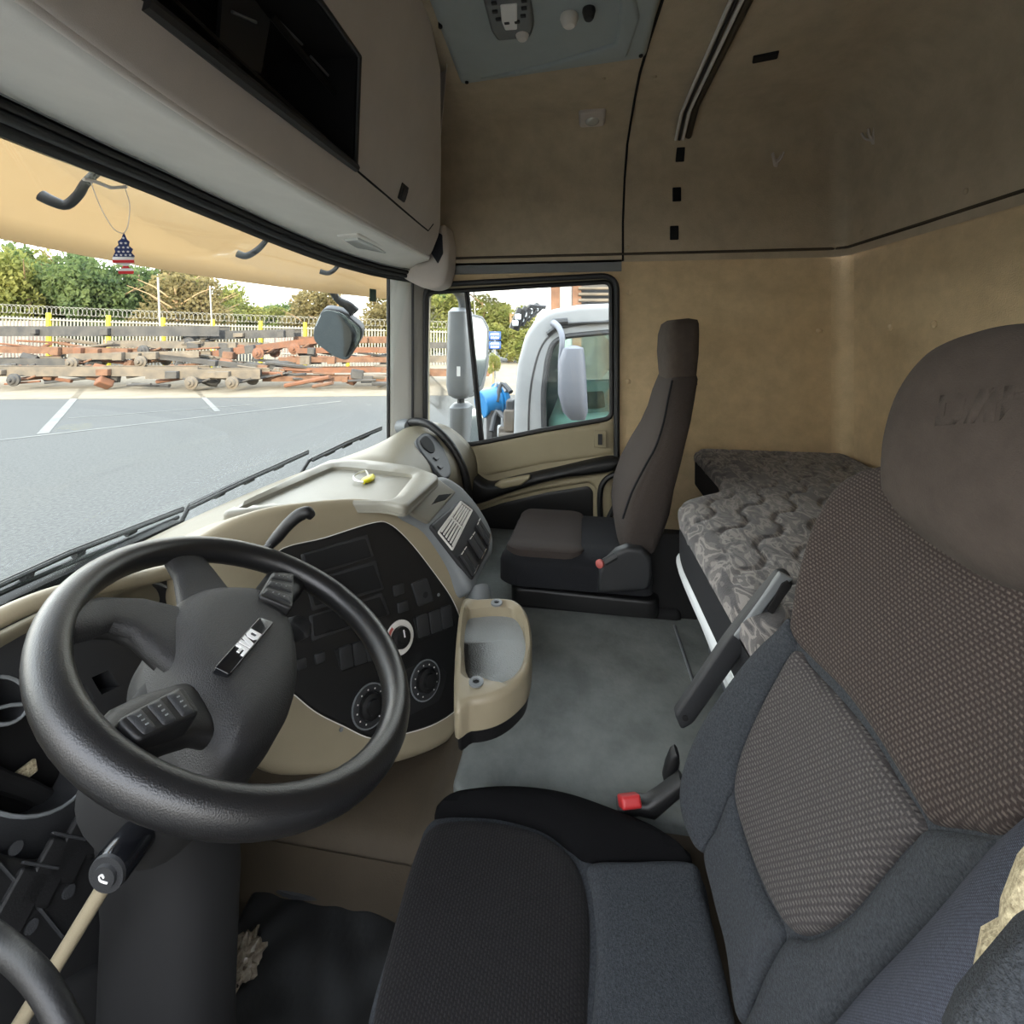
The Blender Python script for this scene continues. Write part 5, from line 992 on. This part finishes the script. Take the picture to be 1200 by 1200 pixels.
# ---- heap of scrap lorry frames
def chassis(name, lab, pxc, ybase, d, Lm, mr, mx, hubs=(.2, .75), yaw=0, tilt=0, h=.3, gap=.85, cross=6, hubm_=None):
    o = atD(pxc, ybase, d); t = thing(name, lab, 'lorry frame', o, 'scrap lorry frames piled along the fence')
    ux = (RV*math.cos(yaw)+DV*math.sin(yaw)); ux = (ux*math.cos(tilt)+Vector((0, 0, 1))*math.sin(tilt)).normalized(); uy = Vector((0, 0, 1)).cross(ux).normalized(); F = Frame(o, ux, uy); R3 = F.M.to_3x3()
    for s in (-1, 1):
        pr = [(0, 0), (.09, 0), (.09, .03), (.025, .03), (.025, h-.03), (.09, h-.03), (.09, h), (0, h)]
        V = [F.at(x, s*(gap/2-y), z) for x in (-Lm/2, Lm/2) for y, z in pr]; n = 8
        mk('side_rail', V, [tuple(range(8))[::-1], tuple(range(8, 16))]+[(i, (i+1) % 8, 8+(i+1) % 8, 8+i) for i in range(8)], mr, t, smooth=False)
    rs = random.Random(int(pxc*7+ybase))
    for k in range(cross): x = -Lm/2+Lm*(k+.5)/cross+rs.uniform(-.2, .2); fbox('cross_member', F, x, 0, h*.5, .14, gap*.94, h*.6, mx, t, .0)
    for k in range(3): x = rs.uniform(-Lm*.45, Lm*.45); fbox('bracket', F, x, -gap/2-.12, h*.45, rs.uniform(.25, .6), .22, rs.uniform(.2, .42), rs.choice([mx, mr, steeld]), t, .02)
    for f in hubs:
        x = -Lm/2+Lm*f; ax_ = tube('axle', [F.at(x, -gap/2-.45, -.12), F.at(x, gap/2+.45, -.12)], .09, mx, t, n=10)
        for s in (-1, 1):
            Fh = Frame(F.at(x, s*(gap/2+.38), -.12), F.u, F.n*s); 
            if Fh.n.dot(F.v)*s < 0: Fh = Frame(Fh.o, F.u, -Fh.v)
            lathe('hub', [(.12, -.12), (.26, -.1), (.28, .0), (.2, .03), (.17, .1), (.09, .12), (.08, .2), (.001, .21)], Fh, hubm_ or steeld, ax_, 18)
        for s in (-1, 1): tube('leaf_spring', [F.at(x-.6, s*gap/2, .02), F.at(x, s*gap/2, -.16), F.at(x+.6, s*gap/2, .02)], .045, mx, t, n=6, smoothp=3)
    return t
chassis('scrap_chassis', 'long dark frame on top of the heap at the left', 105, 394, 23.5, 13.5, steeld, steel, hubs=(), h=.5)
chassis('scrap_chassis', 'grey frame on top of the heap reaching the second pole', 285, 397, 24, 5.6, steeld, steel, hubs=(.1,), h=.42, tilt=.03)
chassis('scrap_chassis', 'rusty frame wedged in the middle layer at the left', 60, 414, 22.5, 8, rust, rusto, hubs=(), h=.3, tilt=-.02)
chassis('scrap_chassis', 'brown frame in the middle layer with a pale hub', 165, 420, 22, 6, steel, rust, hubs=(.08, .6), h=.3, tilt=.02, hubm_=steel)
chassis('scrap_chassis', 'long pale grey frame along the front of the heap at the left', 95, 440, 21, 11, steel, rust, hubs=(.30,), h=.42, cross=8, hubm_=steeld)
chassis('scrap_chassis', 'grey frame at the front centre carrying two round hubs', 245, 443, 20.5, 4.9, steel, steeld, hubs=(.45, .8), h=.42, hubm_=steel)
chassis('scrap_chassis', 'orange rusted frame tilted up with two hubs', 300, 412, 23, 6.4, rusto, rust, hubs=(.58, .85), tilt=.13, h=.3, hubm_=rusto)
chassis('scrap_chassis', 'dark frame leaning down across the centre of the heap', 262, 428, 22, 6.5, steeld, rust, hubs=(), tilt=-.11, h=.24)
for i, (x, y, L_, m1, m2, lab) in enumerate([(395, 446, 6.4, rust, rusto, 'lowest rusty frame of the right hand stack'), (405, 436, 6.2, rusto, rust, 'second orange frame of the right hand stack'), (412, 424, 6.4, rust, steel, 'upper brown frame of the right hand stack'), (425, 413, 6.0, rusto, rust, 'top frame of the right hand stack')]):
    chassis('scrap_chassis', lab, x, y, 21.5+.3*i, L_, m1, m2, hubs=(), h=.24, tilt=.01*(i % 2))
chassis('scrap_chassis', 'low rusty frames right of the windshield pillar', 520, 440, 23, 4.5, rust, rusto, hubs=(), h=.3)
chassis('scrap_chassis', 'brown frame lying behind the door mirror', 515, 424, 24, 4.5, steel, rust, hubs=(), h=.3)
chassis('scrap_chassis', 'topmost dark frame behind the door mirror', 505, 408, 24.5, 4.5, steeld, rusto, hubs=(), h=.3)
chassis('scrap_chassis', 'grey frame in the middle layer behind the two round hubs', 215, 408, 23.5, 7, steel, rust, hubs=(.3,), h=.34, tilt=-.015, hubm_=steeld)
chassis('scrap_chassis', 'dark brown frame low at the far left of the heap', 15, 428, 22.3, 6, steeld, rust, hubs=(.6,), h=.34, hubm_=steeld)
chassis('scrap_chassis', 'rusty frame on the right behind the front mirror', 420, 402, 24.5, 6.4, rust, steel, hubs=(), h=.34)
random.seed(21)
KB = (('rusty loose bar lying in the scrap heap', 'rusty loose bars in the scrap heap', (rust, rusto)), ('grey loose bar lying in the scrap heap', 'grey loose bars in the scrap heap', (steel,)), ('dark loose bar lying in the scrap heap', 'dark loose bars in the scrap heap', (steeld,)))
for i in range(95):
    x = random.uniform(-25, 470); y = random.uniform(400, 452); p = atD(x, y, 20.2+(452-y)/52*3.2+random.uniform(-.3, .5)); L_ = random.uniform(.5, 2.4); a = random.uniform(-.4, .4)
    d_ = RV*math.cos(a)+Vector((0, 0, 1))*math.sin(a)*.5+DV*random.uniform(-.5, .5); lb, gr, ms = KB[i % 3]; m_ = random.choice(ms); r_ = random.uniform(.04, .10)
    o = tube('scrap_bar', [p-d_*L_/2, p+d_*L_/2], r_, m_, None, n=6); tag(o, lb, 'scrap', gr)
for i in range(26):
    x = random.uniform(-20, 465); y = random.uniform(404, 450); p = atD(x, y, 20.4+(452-y)/52*3+random.uniform(-.2, .4)); m_ = random.choice([rust, rusto, steel, steeld]); s_x = random.uniform(.25, .7)
    o = box('scrap_block', p, (s_x, random.uniform(.25, .6), random.uniform(.2, .45)), m_, None, Matrix.Rotation(random.uniform(0, 3), 3, Vector((.3, .2, 1)).normalized()), .05); tag(o, 'chunky metal part jammed among the scrap frames', 'scrap', 'metal parts jammed in the scrap heap')
# ================================================================== lift everything onto the ground, done
bpy.context.view_layer.update()
for o in COL.objects:
    if o.parent is None and o.type not in ('CAMERA', 'LIGHT'): o.location.z += EYE
# light entering through the openings is sampled through portals
def portal(c, rot, sx_, sy_):
    l = bpy.data.lights.new('portal', 'AREA'); l.shape = 'RECTANGLE'; l.size = sx_; l.size_y = sy_; l.cycles.is_portal = True
    o = bpy.data.objects.new('portal', l); COL.objects.link(o); o.location = Vector(c)+Vector((0, 0, EYE)); o.rotation_euler = Vector(rot).to_track_quat('-Z', 'Y').to_euler()
